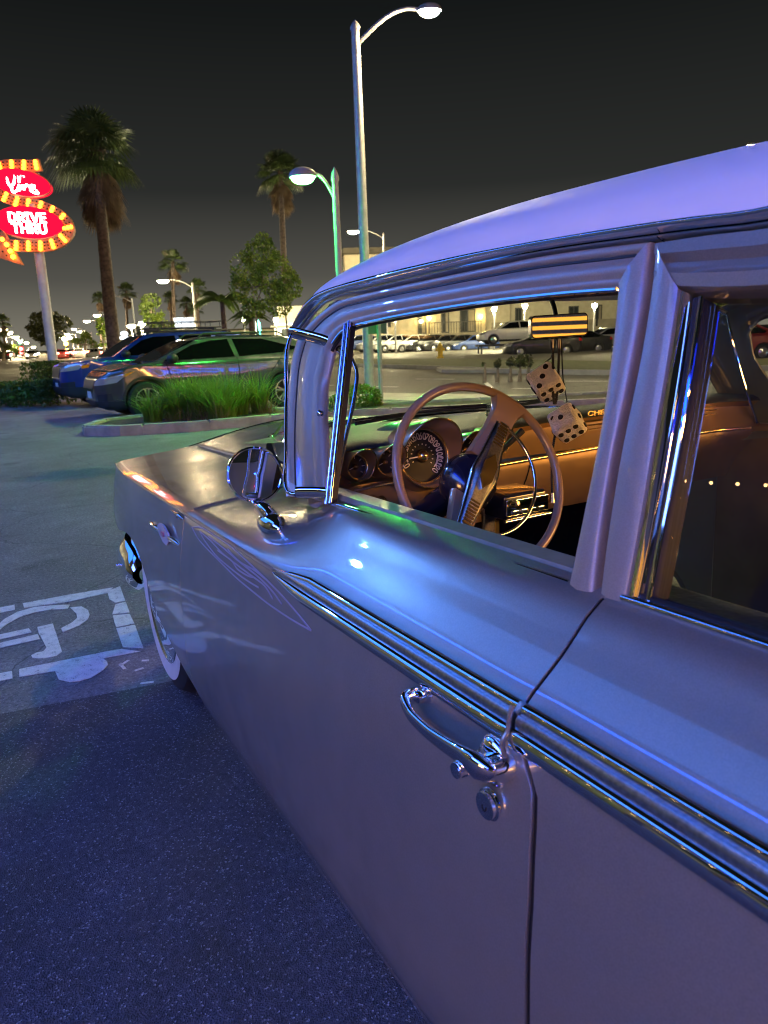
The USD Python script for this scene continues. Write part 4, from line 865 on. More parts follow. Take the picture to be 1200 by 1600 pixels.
# ------------------------------------------------------------------ lamps
M['steel'] = noisy('galvanised_pole', (.36, .35, .36), (.46, .45, .46), 8, .5, metal=.3)
M['greenpole'] = noisy('parking_pole_paint', (.40, .46, .38), (.50, .55, .46), 8, .5)
M['lampshell'] = pbr('lamp_housing', (.30, .31, .30), .5)
G_ = {'lamp_warm': glow('street_lamp_lens', (1., .80, .42), 2400), 'lamp_green': glow('green_lamp_lens', (.06, 1., .09), 640), 'lamp_far': glow('far_street_lamp_lens', (1., .78, .42), 1500), 'flood': glow('flood_lamp_lens', (1., .88, .50), 1500),
      'lamp_sodium': glow('sodium_lamp_lens', (1., .42, .07), 700), 'wall_lamp': glow('wall_lamp_glow', (1., .68, .2), 60)}
def street_lamp(name, label, base, h, r0, r1, arm, reach, lens, mat, group=None, lens_s=(.30, .14, .09), rise=.5, cat_='street lamp'):
    base = np.array(base, float); t = thing(name, label, cat_, base, group=group); arm = unit(np.r_[arm, 0])
    obj('pole', tube(np.array([base + [0, 0, z] for z in np.linspace(0, h, 8)]), np.linspace(r0, r1, 8), 12), mat, t)
    obj('pole_cap', lathe_at([(r1*1.25, -.06), (r1*1.25, 0), (r1*.9, .06), (0, .14)], base + [0, 0, h], 12), mat, t)
    obj('base_plate', box(base + [0, 0, .015], (r0*4, r0*4, .03)), mat, t)
    top = base + [0, 0, h]; q = np.linspace(0, 1, 14)
    A = np.array([top + [0, 0, -.35] + arm*reach*s + np.array([0, 0, 1])*(rise*math.sin(s*math.pi*.62) + .02) for s in q]); end = A[-1] + arm*.0
    obj('arm', tube(A, np.linspace(r1*.55, r1*.4, 14), 8), mat, t)
    side = np.cross(arm, [0, 0, 1.]); hd = end + arm*lens_s[0]*.7
    v, f = ball((0, 0, 0), 1., 2); v = v.copy(); v[:, 2] = np.where(v[:, 2] < -.1, -.1, v[:, 2])
    hd_ = obj('lamp_head', (basis(v*[lens_s[0]*1.25, lens_s[1]*1.25, .13], hd, arm, side, [0, 0, 1]), f), M['lampshell'], t)
    v, f = ball((0, 0, 0), 1., 2); v = v.copy(); v[:, 2] = np.minimum(v[:, 2], .1)
    obj('lens', (basis(v*list(lens_s), hd + [0, 0, -.02], arm, side, [0, 0, 1]), f), lens, hd_)
    return t
def lathe_at(prof, c, n=16): v, f = lathe(prof, n); return v + np.asarray(c), f
camright = R @ np.array([1., 0, 0]); camright[2] = 0; camright = unit(camright); camfwd = R @ np.array([0, 0, 1.]); camfwd[2] = 0; camfwd = unit(camfwd)
b = gnd(578, 618); street_lamp('street_lamp', 'tall grey street lamp with curved arm rising behind the sedan roof', (b[0], b[1], -.01), 7.32, .115, .085, camright[:2], 1.35, G_['lamp_warm'], M['steel'], rise=.62, lens_s=(.20, .12, .10))
b = gnd(541, 654); street_lamp('parking_lamp', 'short parking lamp with a bright green lens beside a round palm', (b[0], b[1], 0), 3.62, .062, .048, -camright[:2], .36, G_['lamp_green'], M['greenpole'], rise=.38, lens_s=(.17, .12, .09), cat_='parking lamp')
for (hx, hy, D, lb, s) in ((248, 441, 62, 'street lamp with a warm light and bent arm in front of a medium palm', 1), (545, 364, 60, 'street lamp shining between the green pole and the tall grey pole', 1), (147, 494, 95, 'street lamp left of the big palm trunk, higher of the two lights', 1), (132, 503, 105, 'street lamp left of the big palm trunk, lower of the two lights', 1),
                           (121, 519, 150, 'small street lamp above the queue of red tail lamps', 1), (113, 515, 165, 'smaller street lamp further up the avenue behind the tail lamps', 1)):
    p = dep(hx, hy, D); h = p[2] + .15 - .2; ar = -camright[:2]; bs = p - np.r_[ar, 0]*2.9; bs[2] = -.15
    street_lamp('street_lamp', lb, bs, h, .13, .08, ar, 2.2, G_['lamp_far'], M['steel'], rise=.7, lens_s=(.45, .3, .2), group='street lamps along the avenue')
p = dep(183, 470, 75); street_lamp('street_lamp', 'unlit looking street lamp pole right of the big palm trunk', (p[0] + 1.5, p[1], -.15), p[2] + .3, .13, .08, -camright[:2], 2.2, M['clearlens'], M['steel'], rise=.7, lens_s=(.45, .3, .2), group='street lamps along the avenue')
# the lamps that light the avenue ahead: two dwindling rows
for k, (hx, hy, D) in enumerate(((4, 514, 130), (13, 519, 170), (24, 526, 200), (31, 531, 240), (41, 535, 300), (52, 542, 380), (97, 526, 190), (104, 522, 210), (108, 527, 230), (102, 530, 250))):
    p = dep(hx, hy, D); left = k < 6; ar = (camright if left else -camright)[:2]; bs = p - np.r_[ar, 0]*2.7; bs[2] = -.15
    street_lamp('avenue_lamp', ('far avenue lamp on the left, %s' % ('first and nearest the frame edge', 'second from the frame edge', 'third along beside the yellow crown', 'fourth along beside the yellow crown', 'fifth along, over the far signals', 'last, over the glaring headlamps')[k]) if left else 'far avenue lamp right of the wide tree, %s of a cluster of four' % ('leftmost', 'topmost', 'rightmost', 'lowest')[k - 6],
                bs, p[2], .14, .09, ar, 2.2, G_['lamp_far'], M['steel'], group='lamps down the far avenue', lens_s=(.8, .6, .5))
# beyond the frame the same lamps go on along the road
for k, (x, y) in enumerate(((25, -8), (33, 22), (30, -24), (-9, 58), (-12, 100))):
    street_lamp('street_lamp', 'road lamp standing along the wide road, %s' % ('level with the sedan bonnet', 'at the dealer lot', 'well behind the sedan', 'left of the hedge', 'far left of the hedge')[k], (x, y, -.15), 8.6, .12, .085, (-1, -.3), 2.4, G_['lamp_warm'], M['steel'], rise=.62, lens_s=(.24, .14, .1), group='lamps along the wide road')
G_['amber_face'] = glow('added_amber_face', (1., .46, .14), 15.)
lboard = thing('menu_board', 'smaller added amber light board on two legs beside the diner canopy, outside the picture', 'menu board', (-3.9, -3.2, 0))  # unseen amber source, added to warm the car side and cabin
obj('cabinet', box((-3.96, -3.2, 1.75), (.12, 2.3, 1.15), .02), M['lampshell'], lboard); obj('lit_face', box((-3.885, -3.2, 1.75), (.02, 2.15, 1.0)), G_['amber_face'], lboard)
mn2 = thing('menu_board', 'large added amber light board behind the sedan on its passenger side, outside the picture', 'menu board', (6.2, -4.2, 0))  # second unseen amber source, added to light the dashboard
ma_ = math.atan2(5.6, -5.); mx_, my_ = np.array([math.cos(ma_), math.sin(ma_), 0]), np.array([-math.sin(ma_), math.cos(ma_), 0])
bx_ = lambda c, s: (lambda m: (basis(m[0], np.array([6.2, -4.2, 1.9]) + c[0]*mx_ + c[1]*my_, mx_, my_, [0, 0, 1]), m[1]))(box((0, 0, c[2]), s))
obj('cabinet', bx_((-.08, 0, 0), (.12, 3.0, 1.5)), M['lampshell'], mn2); obj('lit_face', bx_((0, 0, 0), (.03, 2.8, 1.35)), glow('added_amber_board_face', (1., .47, .10), 30.), mn2)
for k in (-1.1, 1.1): obj('leg', tube([np.array([6.2, -4.2, 0]) + my_*k - mx_*.08, np.array([6.2, -4.2, 1.2]) + my_*k - mx_*.08], .05, 10), M['steel'], mn2)
for y in (-4.1, -2.3): obj('leg', tube([(-3.96, y, 0), (-3.96, y, 1.3)], .05, 10), M['steel'], lboard)

# ------------------------------------------------------------------ the diner canopy behind the photographer: neon band and bulbs
M['canopy'] = pbr('canopy_metal', (.055, .055, .065), .45, .1)
G_['neon'] = glow('blue_neon_band', (.004, .035, 1.), 9.); G_['violet'] = glow('periwinkle_neon_tube', (.012, .10, 1.), 16.); G_['bulb'] = glow('festoon_bulb', (1., .58, .22), 26.); G_['panel'] = glow('added_panel_glow', (.06, .24, 1.), 2.0); G_['soffit'] = glow('added_soffit_glow', (.12, .27, 1.), 5.2)
CY0, CY1 = -13., .9; CY2 = 3.2; CYM, CYL = (CY0 + CY2)/2, CY2 - CY0
dc = thing('diner_canopy', 'long canopy with blue neon band behind the photographer', 'canopy', (-3.6, CYM, 0))
obj('roof_slab', box((-5.4, CYM, 5.40), (3.6, CYL, .25), .03), M['canopy'], dc)
for y in (-12, -7.8, -3.6, 2.6): obj('post', tube([(-4.2, y, 0), (-4.2, y, 5.28)], .09, 14), M['canopy'], dc)
for y in (-7.8, -3.6): obj('neon_post_tube', tube([(-4.09, y, .5), (-4.09, y, 5.0)], .05, 10), G_['neon'], dc)
obj('fascia', box((-3.56, CYM, 5.40), (.10, CYL, 1.05), .02), M['canopy'], dc)
obj('neon_band', box((-3.49, (CY0 + CY1)/2, 5.40), (.03, CY1 - CY0 - .3, .60)), G_['neon'], dc)
obj('lit_soffit', box((-5.35, CYM, 5.25), (3.2, CYL - .3, .03)), G_['soffit'], dc)  # glowing underside added as a broad, soft blue source
obj('neon_tube', tube([(-3.47, CY0 + .2, 4.94), (-3.47, CY1 - .2, 4.94)], .022, 8), G_['violet'], dc)
par = thing('diner_parapet', 'high parapet carrying one blue neon tube and added blue light panels beyond the canopy', 'wall', (-4.2, 10, 0)); obj('wall', box((-4.3, 13.4, 4.15), (.3, 20, 8.3), .02), M['canopy'], par); obj('neon_tube', tube([(-4.05, 3.2, 5.85), (-4.05, 21.5, 5.85)], .04, 10), G_['violet'], par); obj('lower_lit_panel', box((-4.12, 13.2, 4.3), (.06, 13.5, 2.2)), glow('lower_added_panel_glow', (.05, .24, 1.), 1.3), par); obj('lit_panel', box((-4.12, 9.4, 7.2), (.06, 12., 1.9)), G_['panel'], par)  # the two glowing panels are added to turn the lot ground bluer
bfl = thing('blue_flood_lamp', 'added blue lamp on a bracket at the head of the parapet, outside the picture', 'flood lamp', (-4.1, 15.0, 7.4)); obj('bracket', box((-4.14, 15.0, 7.55), (.10, .30, .30), .02), M['lampshell'], bfl); obj('lens', ball((-3.85, 15.0, 7.4), .12, 2), glow('added_blue_lens', (.12, .32, 1.), 1700.), bfl); obj('arm', tube([(-4.12, 15.0, 7.5), (-3.9, 15.0, 7.52)], .03, 8), M['lampshell'], bfl)  # unseen lamp added to throw blue on the lot
fs = thing('festoon_lights', 'string of warm bulbs hung along the canopy posts', 'string lights', (-3.3, 0, 2.9))
cz = lambda y: 2.84 - .13*math.sin((y % 3.)/3*math.pi)
obj('cable', tube(np.array([[-3.2, y, cz(y)] for y in np.linspace(-12, 5.4, 120)]), .006, 6), M['rubber'], fs)
for y in np.arange(-11.8, 5.3, .21): obj('bulb', ball((-3.2, y, cz(y) - .05), .014, 1), G_['bulb'], fs)
fpole = thing('festoon_post', 'plain post that carries the far end of the bulb string', 'post', (-3.2, 5.4, 0)); obj('post', tube([(-3.2, 5.4, 0), (-3.2, 5.4, 3.05)], .04, 10), M['canopy'], fpole)

dw = thing('diner_building', 'dark diner with neon lines and an amber window with slatted blinds, behind the sedan', 'building', (9, -10, 0)); obj('wall', box((8, -10.4, 2.6), (18, .5, 5.2), .03), M['canopy'], dw)
for z, cc, nm in ((2.75, (1., .35, .05), 'orange'), (3.1, (.02, .12, 1.), 'blue'), (3.5, (1., .06, .25), 'pink'), (4.6, (.02, .12, 1.), 'azure')): obj('neon_tube', tube([(1.4, -10.05, z), (16.6, -10.05, z)], .05, 8), glow(nm + '_neon_line', cc, 16.), dw)
win = obj('window', box((1.4, -10.13, 1.45), (4.4, .03, 2.1)), glow('amber_window_light', (1., .42, .05), 1.1), dw)
for k in range(15): obj('blind_slat', box((1.4, -10.09, .46 + .14*k), (4.4, .012, .075)), M['plastic'] if 'plastic' in M else M['rubber'], win)

# ------------------------------------------------------------------ motor cars
M['autoglass'] = pbr('tinted_car_glass', (.003, .0035, .004), .04, specular_ior_level=.35)
M['plastic'] = pbr('black_trim_plastic', (.018, .018, .02), .55)
M['alloy'] = pbr('alloy_wheel', (.62, .62, .64), .22, .9)
M['amber'] = pbr('amber_lens', (.75, .22, .01), .12, coat_weight=1.)
M['lamplens'] = pbr('headlamp_lens', (.80, .82, .86), .10, .7, coat_weight=1.)
M['plate'] = pbr('number_plate', (.62, .62, .6), .4)
def mani(m): v, f = vf(m); return m3.Manifold(m3.Mesh(np.asarray(v, np.float32), np.asarray(f, np.uint32)))
def ext_y(poly, y0, y1):
    m = m3.CrossSection([np.asarray(poly, float).tolist()], m3.FillRule.NonZero).extrude(y1 - y0)      # (x, z) drawn, swept along y
    return m.transform([[1, 0, 0, 0], [0, 0, -1, y1], [0, 1, 0, 0]])
def make_car(name, label, P, paintm, loc, rotz, detail=True, lit=None, group=None):
    L0, L1, Wd, top = P['rear'], P['front'], P['w'], P['h']
    side = ext_y(P['side'], -1.2, 1.2)
    plan = m3.CrossSection([P['plan']], m3.FillRule.NonZero).extrude(2.2).translate([0, 0, -.1])
    sec = m3.CrossSection([P['section']], m3.FillRule.NonZero).extrude(6)
    sec = sec.transform([[0, 0, 1, -3], [1, 0, 0, 0], [0, 1, 0, 0]])
    b = (side ^ plan) ^ sec
    b = b.refine_to_length(.075 if detail else .16); tm_ = trimesh.Trimesh(*vf(b), process=False); trimesh.smoothing.filter_taubin(tm_, .5, .53, 14 if detail else 6)
    body = mani((tm_.vertices, tm_.faces)); infl = mani((tm_.vertices + tm_.vertex_normals*.006, tm_.faces)); infl2 = mani((tm_.vertices + tm_.vertex_normals*.016, tm_.faces))
    wells = [m3.Manifold.cylinder(.5, P['wr']*1.14, P['wr']*1.14, 40, True).rotate([90, 0, 0]).translate([x, s*Wd/2, P['wr']]) for x in (P['xf'], P['xr']) for s in (-1, 1)]
    bw = body
    for w in wells: bw = bw - w
    t = thing(name, label, 'car', loc, rotz, group)
    def add(nm, m, mat, par=t, smooth=35):
        v, f = vf(m)
        return obj(nm, (v, f), mat, par, smooth, world=False) if len(f) else None
    add('body', bw, paintm, smooth=50)
    for s in (-1, 1):
        lim = (lambda m: m ^ m3.Manifold.cube([6, 3, 4]).translate([-3, 0 if s > 0 else -3, -1]))
        for w in P['windows']: add('side_window', lim((infl ^ ext_y(w, -1.2, 1.2)) - body) if detail else lim((infl ^ ext_y(w, -1.2, 1.2)) - body), M['autoglass'], smooth=50)
        for nm, poly, mat, ymin in P['lamps']:
            blk = ext_y(poly, ymin, 1.2) if s > 0 else ext_y(poly, -1.2, -ymin); add(nm, (infl ^ blk) - body, (lit or {}).get(nm, mat), smooth=50)
    add('windscreen', (infl ^ ext_y(P['screen'], -.66, .66)) - body, M['autoglass'], smooth=50)
    add('rear_screen', (infl ^ ext_y(P['back'], -.6, .6)) - body, M['autoglass'], smooth=50)
    cl = (infl2 ^ m3.Manifold.cube([6, 3, P['clad'] + .5]).translate([-3, -1.5, -.5])) - body
    for w in wells: cl = cl - w
    add('lower_cladding', cl, M['plastic'])
    if detail:
        for w in wells:
            pass
        for x in (P['xf'], P['xr']):
            for s in (-1, 1):
                arch = (m3.Manifold.cylinder(.5, P['wr']*1.27, P['wr']*1.27, 40, True) - m3.Manifold.cylinder(.6, P['wr']*1.13, P['wr']*1.13, 40, True)).rotate([90, 0, 0]).translate([x, s*Wd/2, P['wr']])
                add('wheel_arch', (infl2 ^ arch) - body, P.get('archmat', M['plastic']))
        for poly in P['seams']: add('door_seam', (infl ^ ext_y(poly, -1.2, 1.2)) - body, M['dark'])
        g = ext_y(P['grille'], -.42, .42); add('grille', (infl2 ^ g) - body, M['plastic'])
        gx_ = P['front']
        for k in range(4): add('grille_bar', box((gx_ - .075 - .012*k, 0, .60 + .045*k), (.04, .80, .014)), M['chrome'])
        add('number_plate', box((gx_ - .01, 0, .47), (.012, .32, .15)), M['plate'])
        for s in (-1, 1):
            mx_, mz_ = P['mirror']; mm = add('door_mirror', (lambda v: (v[0]*[.10, .11, .085] + [mx_, s*(Wd/2 + .05), mz_], v[1]))(ball((0, 0, 0), 1., 2)), M['plastic'])
            for hx_, hz_ in P['handles']: add('door_handle', box((hx_, s*(Wd/2 - .015), hz_), (.18, .03, .028), .008), paintm)
            add('roof_rail', tube([[P['rail'][0], s*.53, top - .03], [P['rail'][0] + .12, s*.53, top + .035], [P['rail'][1] - .12, s*.53, top + .035], [P['rail'][1], s*.53, top - .04]], .016, 8), M['plastic'])
    for x in (P['xf'], P['xr']):
        for s in (-1, 1):
            y0 = s*(Wd/2 - .02); r = P['wr']; n = 36 if detail else 16
            def pl(m): v, f = vf(m); return np.stack([x + v[:, 0], y0 + s*v[:, 2], r + v[:, 1]], 1), f
            w = add('wheel', pl(lathe([(r*.62, .0), (r*.68, .012), (r*.9, .010), (r, -.02), (r, -.19), (r*.7, -.2)], n)), M['tyre'], smooth=40)
            if detail:
                add('rim', pl(lathe([(r*.66, .006), (r*.63, .004), (r*.60, -.03), (r*.58, -.10), (0, -.10)], n)), M['plastic'], w, 50)
                add('rim_lip', pl(lathe([(r*.665, .006), (r*.64, .010), (r*.60, .004), (r*.585, -.03)], n)), M['alloy'], w, 50)
                for k in range(5):
                    a = k*2*math.pi/5 + .3
                    for da in (-.16, .16):
                        e = np.array([math.cos(a + da), math.sin(a + da)]); c0 = np.array([math.cos(a), math.sin(a)])*r*.10
                        add('spoke', pl(bar(np.r_[c0, -.005], np.r_[e*r*.61, -.012], r*.085, .03, np.array([0, 0, 1.]))), M['alloy'], w)
                add('hub_cap', pl(lathe([(r*.17, -.01), (r*.14, .008), (0, .012)], 16)), M['alloy'], w, 50)
            else: add('rim', pl(lathe([(r*.62, .004), (r*.5, -.03), (r*.2, .0), (0, .004)], n)), M['alloy'], w, 50)
    return t
def sym(half): return [list(p) for p in half] + [[p[0], -p[1]] for p in half[::-1]]
CROSS = dict(rear=-2.06, front=2.12, w=1.77, h=1.60, wr=.335, xf=1.33, xr=-1.28, clad=.36,
    side=[(-2.0, .30), (-2.07, .55), (-2.06, .80), (-1.98, 1.02), (-1.90, 1.22), (-1.74, 1.42), (-1.45, 1.545), (-.7, 1.60), (0., 1.575), (.38, 1.49), (1.12, 1.03), (1.5, .96), (1.85, .87), (2.05, .75), (2.12, .58), (2.10, .32), (1.95, .22), (-1.85, .22)],
    plan=sym([(-2.08, .62), (-1.95, .80), (-1.5, .875), (-.3, .885), (1.2, .885), (1.7, .84), (1.98, .68), (2.13, .38)]), section=[[.82, .20], [.87, .42], [.885, .70], [.862, .95], [.80, 1.06], [.60, 1.52], [.40, 1.62], [-.40, 1.62], [-.60, 1.52], [-.80, 1.06], [-.862, .95], [-.885, .70], [-.87, .42], [-.82, .20]],
    windows=[[(.98, 1.03), (.42, 1.38), (.05, 1.475), (-.28, 1.50), (-.33, 1.06)], [(-.42, 1.06), (-.37, 1.50), (-.95, 1.48), (-1.42, 1.30), (-1.32, 1.12)], [(-1.40, 1.16), (-1.48, 1.29), (-1.66, 1.22), (-1.52, 1.17)]],
    lamps=[('headlamp', [(1.62, .82), (2.04, .74), (2.14, .66), (2.10, .62), (1.80, .67)], M['lamplens'], .42), ('side_marker', [(1.50, .845), (1.70, .80), (1.74, .74), (1.62, .78)], M['amber'], .5), ('fog_lamp_recess', [(1.90, .50), (2.14, .46), (2.14, .36), (1.88, .38)], M['plastic'], .5), ('tail_lamp', [(-2.1, 1.0), (-1.8, 1.06), (-1.86, .92), (-2.1, .86)], M['redlens'], .4)],
    screen=[(1.10, 1.02), (.36, 1.475), (.46, 1.62), (1.3, 1.10)], back=[(-1.97, 1.06), (-1.70, 1.44), (-1.9, 1.5), (-2.2, 1.06)],
    seams=[[(.80, .40), (.815, .40), (.975, 1.02), (.96, 1.02)], [(-.375, .40), (-.36, .40), (-.36, 1.05), (-.375, 1.05)], [(-1.02, .72), (-1.005, .72), (-1.30, 1.10), (-1.315, 1.10)], [(.96, 1.0), (1.9, .86), (1.9, .85), (.96, .99)]],
    grille=[(2.0, .72), (2.2, .70), (2.2, .56), (2.0, .58)], mirror=(.86, 1.08), handles=[(-.20, .90)], rail=(-1.45, .25))
def lower_roof(P, k, z0=.9):
    g = lambda z: z if z < z0 else z0 + (z - z0)*k
    fix = lambda pts: [(q[0], g(q[1])) for q in pts]
    Q = dict(P); Q['h'] = g(P['h']); Q['side'] = fix(P['side']); Q['section'] = [list(q) for q in fix(P['section'])]; Q['windows'] = [fix(w) for w in P['windows']]; Q['screen'] = fix(P['screen']); Q['back'] = fix(P['back']); Q['seams'] = [fix(w) for w in P['seams']]
    Q['lamps'] = [(a, fix(b_), m, y) for a, b_, m, y in P['lamps']]; Q['mirror'] = (P['mirror'][0], g(P['mirror'][1])); Q['handles'] = fix(P['handles']); return Q
def scaled(P, **k): q = dict(P); q.update(k); return q
BOXY = scaled(CROSS, h=1.70, wr=.35, rear=-2.2, front=2.2, xf=1.36, xr=-1.30,
    side=[(-2.12, .32), (-2.2, .6), (-2.18, 1.0), (-2.05, 1.35), (-1.92, 1.62), (-1.6, 1.69), (-.6, 1.71), (.1, 1.69), (.42, 1.62), (1.12, 1.10), (1.5, 1.05), (1.95, .98), (2.14, .88), (2.2, .62), (2.18, .34), (2.0, .24), (-1.9, .24)],
    section=[[.83, .20], [.88, .42], [.895, .75], [.875, 1.0], [.82, 1.12], [.66, 1.62], [.48, 1.72], [-.48, 1.72], [-.66, 1.62], [-.82, 1.12], [-.875, 1.0], [-.895, .75], [-.88, .42], [-.83, .20]],
    plan=sym([(-2.22, .72), (-2.1, .84), (-1.5, .89), (-.3, .895), (1.2, .895), (1.8, .85), (2.08, .70), (2.22, .45)]),
    windows=[[(.98, 1.11), (.46, 1.50), (.2, 1.59), (-.30, 1.61), (-.33, 1.12)], [(-.42, 1.12), (-.39, 1.61), (-1.15, 1.60), (-1.2, 1.14)], [(-1.30, 1.14), (-1.25, 1.59), (-1.72, 1.56), (-1.86, 1.18)]],
    screen=[(1.10, 1.10), (.40, 1.61), (.52, 1.74), (1.35, 1.18)], back=[(-2.12, 1.16), (-1.94, 1.56), (-2.1, 1.62), (-2.4, 1.16)],
    lamps=[('headlamp', [(1.72, .97), (2.12, .93), (2.24, .84), (2.20, .78), (1.86, .82)], M['lamplens'], .45), ('side_marker', [(1.62, .93), (1.80, .90), (1.80, .84), (1.66, .86)], M['amber'], .5), ('fog_lamp_recess', [(1.95, .58), (2.24, .55), (2.24, .42), (1.95, .44)], M['plastic'], .5), ('tail_lamp', [(-2.24, 1.1), (-1.95, 1.14), (-1.95, .95), (-2.24, .93)], M['redlens'], .45)],
    grille=[(2.05, .88), (2.3, .86), (2.3, .66), (2.05, .68)], mirror=(.88, 1.16), seams=[[(.82, .42), (.835, .42), (.985, 1.10), (.97, 1.10)], [(-.375, .42), (-.36, .42), (-.36, 1.11), (-.375, 1.11)], [(-1.10, .75), (-1.085, .75), (-1.24, 1.14), (-1.255, 1.14)]], handles=[(-.20, 1.0), (-1.0, 1.02)], rail=(-1.7, .3), clad=.46)
M['suvgrey'] = paint('grey_crossover_paint', (.11, .11, .118), metal=.6, rough=.22); M['suvblue'] = paint('blue_crossover_paint', (.014, .05, .26), metal=.35, rough=.28)
wf, wr_ = gnd(212, 657), gnd(437, 637); dx = unit((wf - wr_)); yaw = math.atan2(dx[1], dx[0]); sc1 = np.linalg.norm((wf - wr_)[:2])/2.61
mid = (wf + wr_)/2; left_ = np.array([-dx[1], dx[0], 0]); left_ = left_ if left_ @ mid < 0 else -left_
cen = mid - left_*.80 + camright*.20
suv = make_car('parked_crossover', 'grey rounded crossover parked behind the grass island, nearest of two', lower_roof(CROSS, .72), M['suvgrey'], (cen[0], cen[1], 0), yaw)
bf = gnd(100, 640); c2 = np.array([bf[0], bf[1], 0]) - dx*1.75 - left_*.9; c2 = c2 + camright*.55; c2[2] = 0
suv2 = make_car('parked_crossover', 'dark blue boxy crossover with a roof basket, parked beyond the grey one', lower_roof(BOXY, .80), M['suvblue'], c2, yaw)
rk = thing('roof_basket', 'black tubular cargo basket on the roof of the dark blue crossover', 'roof rack', c2, yaw)
for z in (1.80, 1.93): obj('basket_rail', tube([(x, y, z - .16) for x, y in ((.2, -.5), (.28, 0), (.2, .5), (-1.5, .5), (-1.55, 0), (-1.5, -.5), (.2, -.5))], .014, 6), M['plastic'], rk, world=False)
for x in np.linspace(-1.45, .15, 8):
    obj('basket_bar', tube([(x, -.5, 1.64), (x, .5, 1.64)], .010, 6), M['plastic'], rk, world=False)
    for y in (-.5, .5): obj('basket_post', tube([(x, y, 1.64), (x, y, 1.77)], .009, 6), M['plastic'], rk, world=False)
for x in (-1.3, 0.): obj('basket_foot', box((x, 0, 1.595), (.05, 1.16, .07)), M['plastic'], rk, world=False)

# a saloon for everything far away; one prototype per colour
SALOON = scaled(CROSS, h=1.45, rear=-2.35, front=2.3, xf=1.42, xr=-1.35, wr=.32, w=1.78,
    side=[(-2.3, .32), (-2.36, .6), (-2.33, .95), (-2.1, 1.05), (-1.75, 1.08), (-1.15, 1.38), (-.6, 1.45), (0., 1.44), (.35, 1.38), (1.15, .98), (1.6, .90), (2.05, .80), (2.28, .65), (2.3, .36), (2.1, .2), (-2.1, .2)],
    section=[[.82, .18], [.88, .45], [.885, .70], [.85, .92], [.58, 1.42], [.4, 1.47], [-.4, 1.47], [-.58, 1.42], [-.85, .92], [-.885, .70], [-.88, .45], [-.82, .18]],
    plan=sym([(-2.38, .62), (-2.2, .8), (-1.5, .88), (1.3, .885), (1.9, .82), (2.2, .62), (2.32, .35)]),
    windows=[[(.98, .98), (.32, 1.33), (-.25, 1.38), (-.28, .99)], [(-.36, 1.0), (-.33, 1.38), (-.95, 1.36), (-1.5, 1.09), (-1.4, 1.02)]], screen=[(1.12, .98), (.36, 1.36), (.45, 1.5), (1.35, 1.05)], back=[(-1.74, 1.09), (-1.2, 1.36), (-1.3, 1.5), (-1.95, 1.12)],
    lamps=[('headlamp', [(1.85, .82), (2.2, .74), (2.34, .62), (2.0, .64)], M['lamplens'], .45), ('tail_lamp', [(-2.4, .98), (-2.1, 1.0), (-2.1, .84), (-2.4, .82)], M['redlens'], .4)], clad=.30)
G_['tail'] = glow('tail_lamp_glow', (1., .05, .03), 90.); G_['head'] = glow('headlamp_glow', (1., .93, .78), 420.)
cols = {'white': (.62, .62, .6), 'silver': (.36, .37, .38), 'black': (.02, .021, .024), 'blue': (.03, .06, .2), 'red': (.25, .02, .02)}
for k, c in cols.items(): M['auto_' + k] = paint(k + '_saloon_paint', c, .15, .35)
protos = {}
def saloon(colour, label, loc, yaw_, group, lit=None, name='parked_saloon'):
    key = (colour, name)
    if key not in protos: protos[key] = make_car(name, label, SALOON, M['auto_' + colour], loc, yaw_, False, lit, group); return protos[key]
    pr = protos[key]; p0 = pr
    return copy_of(pr, loc, yaw_, label, group)
row = [('blue', 548), ('silver', 583), ('white', 606), ('white', 632), ('black', 657), ('black', 681), ('black', 703), ('blue', 727)]
yv = -camright; vy = math.atan2(yv[1], yv[0])
words = ['blue saloon seen through the vent window at the left end of the dealer row', 'silver saloon beside the utility pole in the dealer row', 'first white saloon right of the utility pole', 'second white saloon, left of the dark cars', 'first black saloon left of the yellow hydrant', 'second black saloon behind the yellow hydrant', 'third black saloon right of the yellow hydrant', 'dark blue saloon left of the white car on the ramp']
for (cc, px), lb in zip(row, words):
    p = dep(px + 12, 549, 62); saloon(cc, lb, (p[0], p[1], p[2] - .05), vy + .45, 'saloons parked in the dealer row')
bank0 = dep(640, 549, 62)[2]
p = dep(845, 556, 44); saloon('black', 'black saloon below the ramp, right of the steering wheel rim', (p[0], p[1], p[2]), vy, 'saloons parked in the dealer row')
p = dep(895, 553, 46); saloon('black', 'black saloon tail behind the inside mirror', (p[0], p[1], p[2]), vy + .1, 'saloons parked in the dealer row')
p = dep(948, 545, 50); saloon('silver', 'silver saloon at the right edge of the front window', (p[0], p[1], p[2]), vy + .2, 'saloons parked in the dealer row')
p = dep(800, 537, 47); rz = p[2]
saloon('white', 'white saloon raised on a display ramp above the other cars', (p[0], p[1], p[2]), vy + .08, 'saloons parked in the dealer row')
ramp = thing('display_ramp', 'dark steel ramp holding up the white saloon', 'ramp', (p[0], p[1], rz - 1))
M['rampsteel'] = pbr('dark_steel', (.04, .04, .045), .5, .4)
gz_ = dep(800, 558, 47)[2]
cr, cf = camright, camfwd
for s in (-.75, .75): obj('deck', box((0, 0, 0), (4.4, .4, .12)) if False else (basis(box((0, 0, 0), (4.6, .42, .12))[0], p + cf*s + [0, 0, -.06], cr, cf, [0, 0, 1]), box((0, 0, 0), (4.6, .42, .12))[1]), M['rampsteel'], ramp)
for u in (-2.1, 0, 2.1):
    for s in (-.75, .75): obj('leg', tube([p + cr*u + cf*s + [0, 0, -.12], p + cr*u + cf*s + [0, 0, gz_ - rz]], .06, 6), M['rampsteel'], ramp)
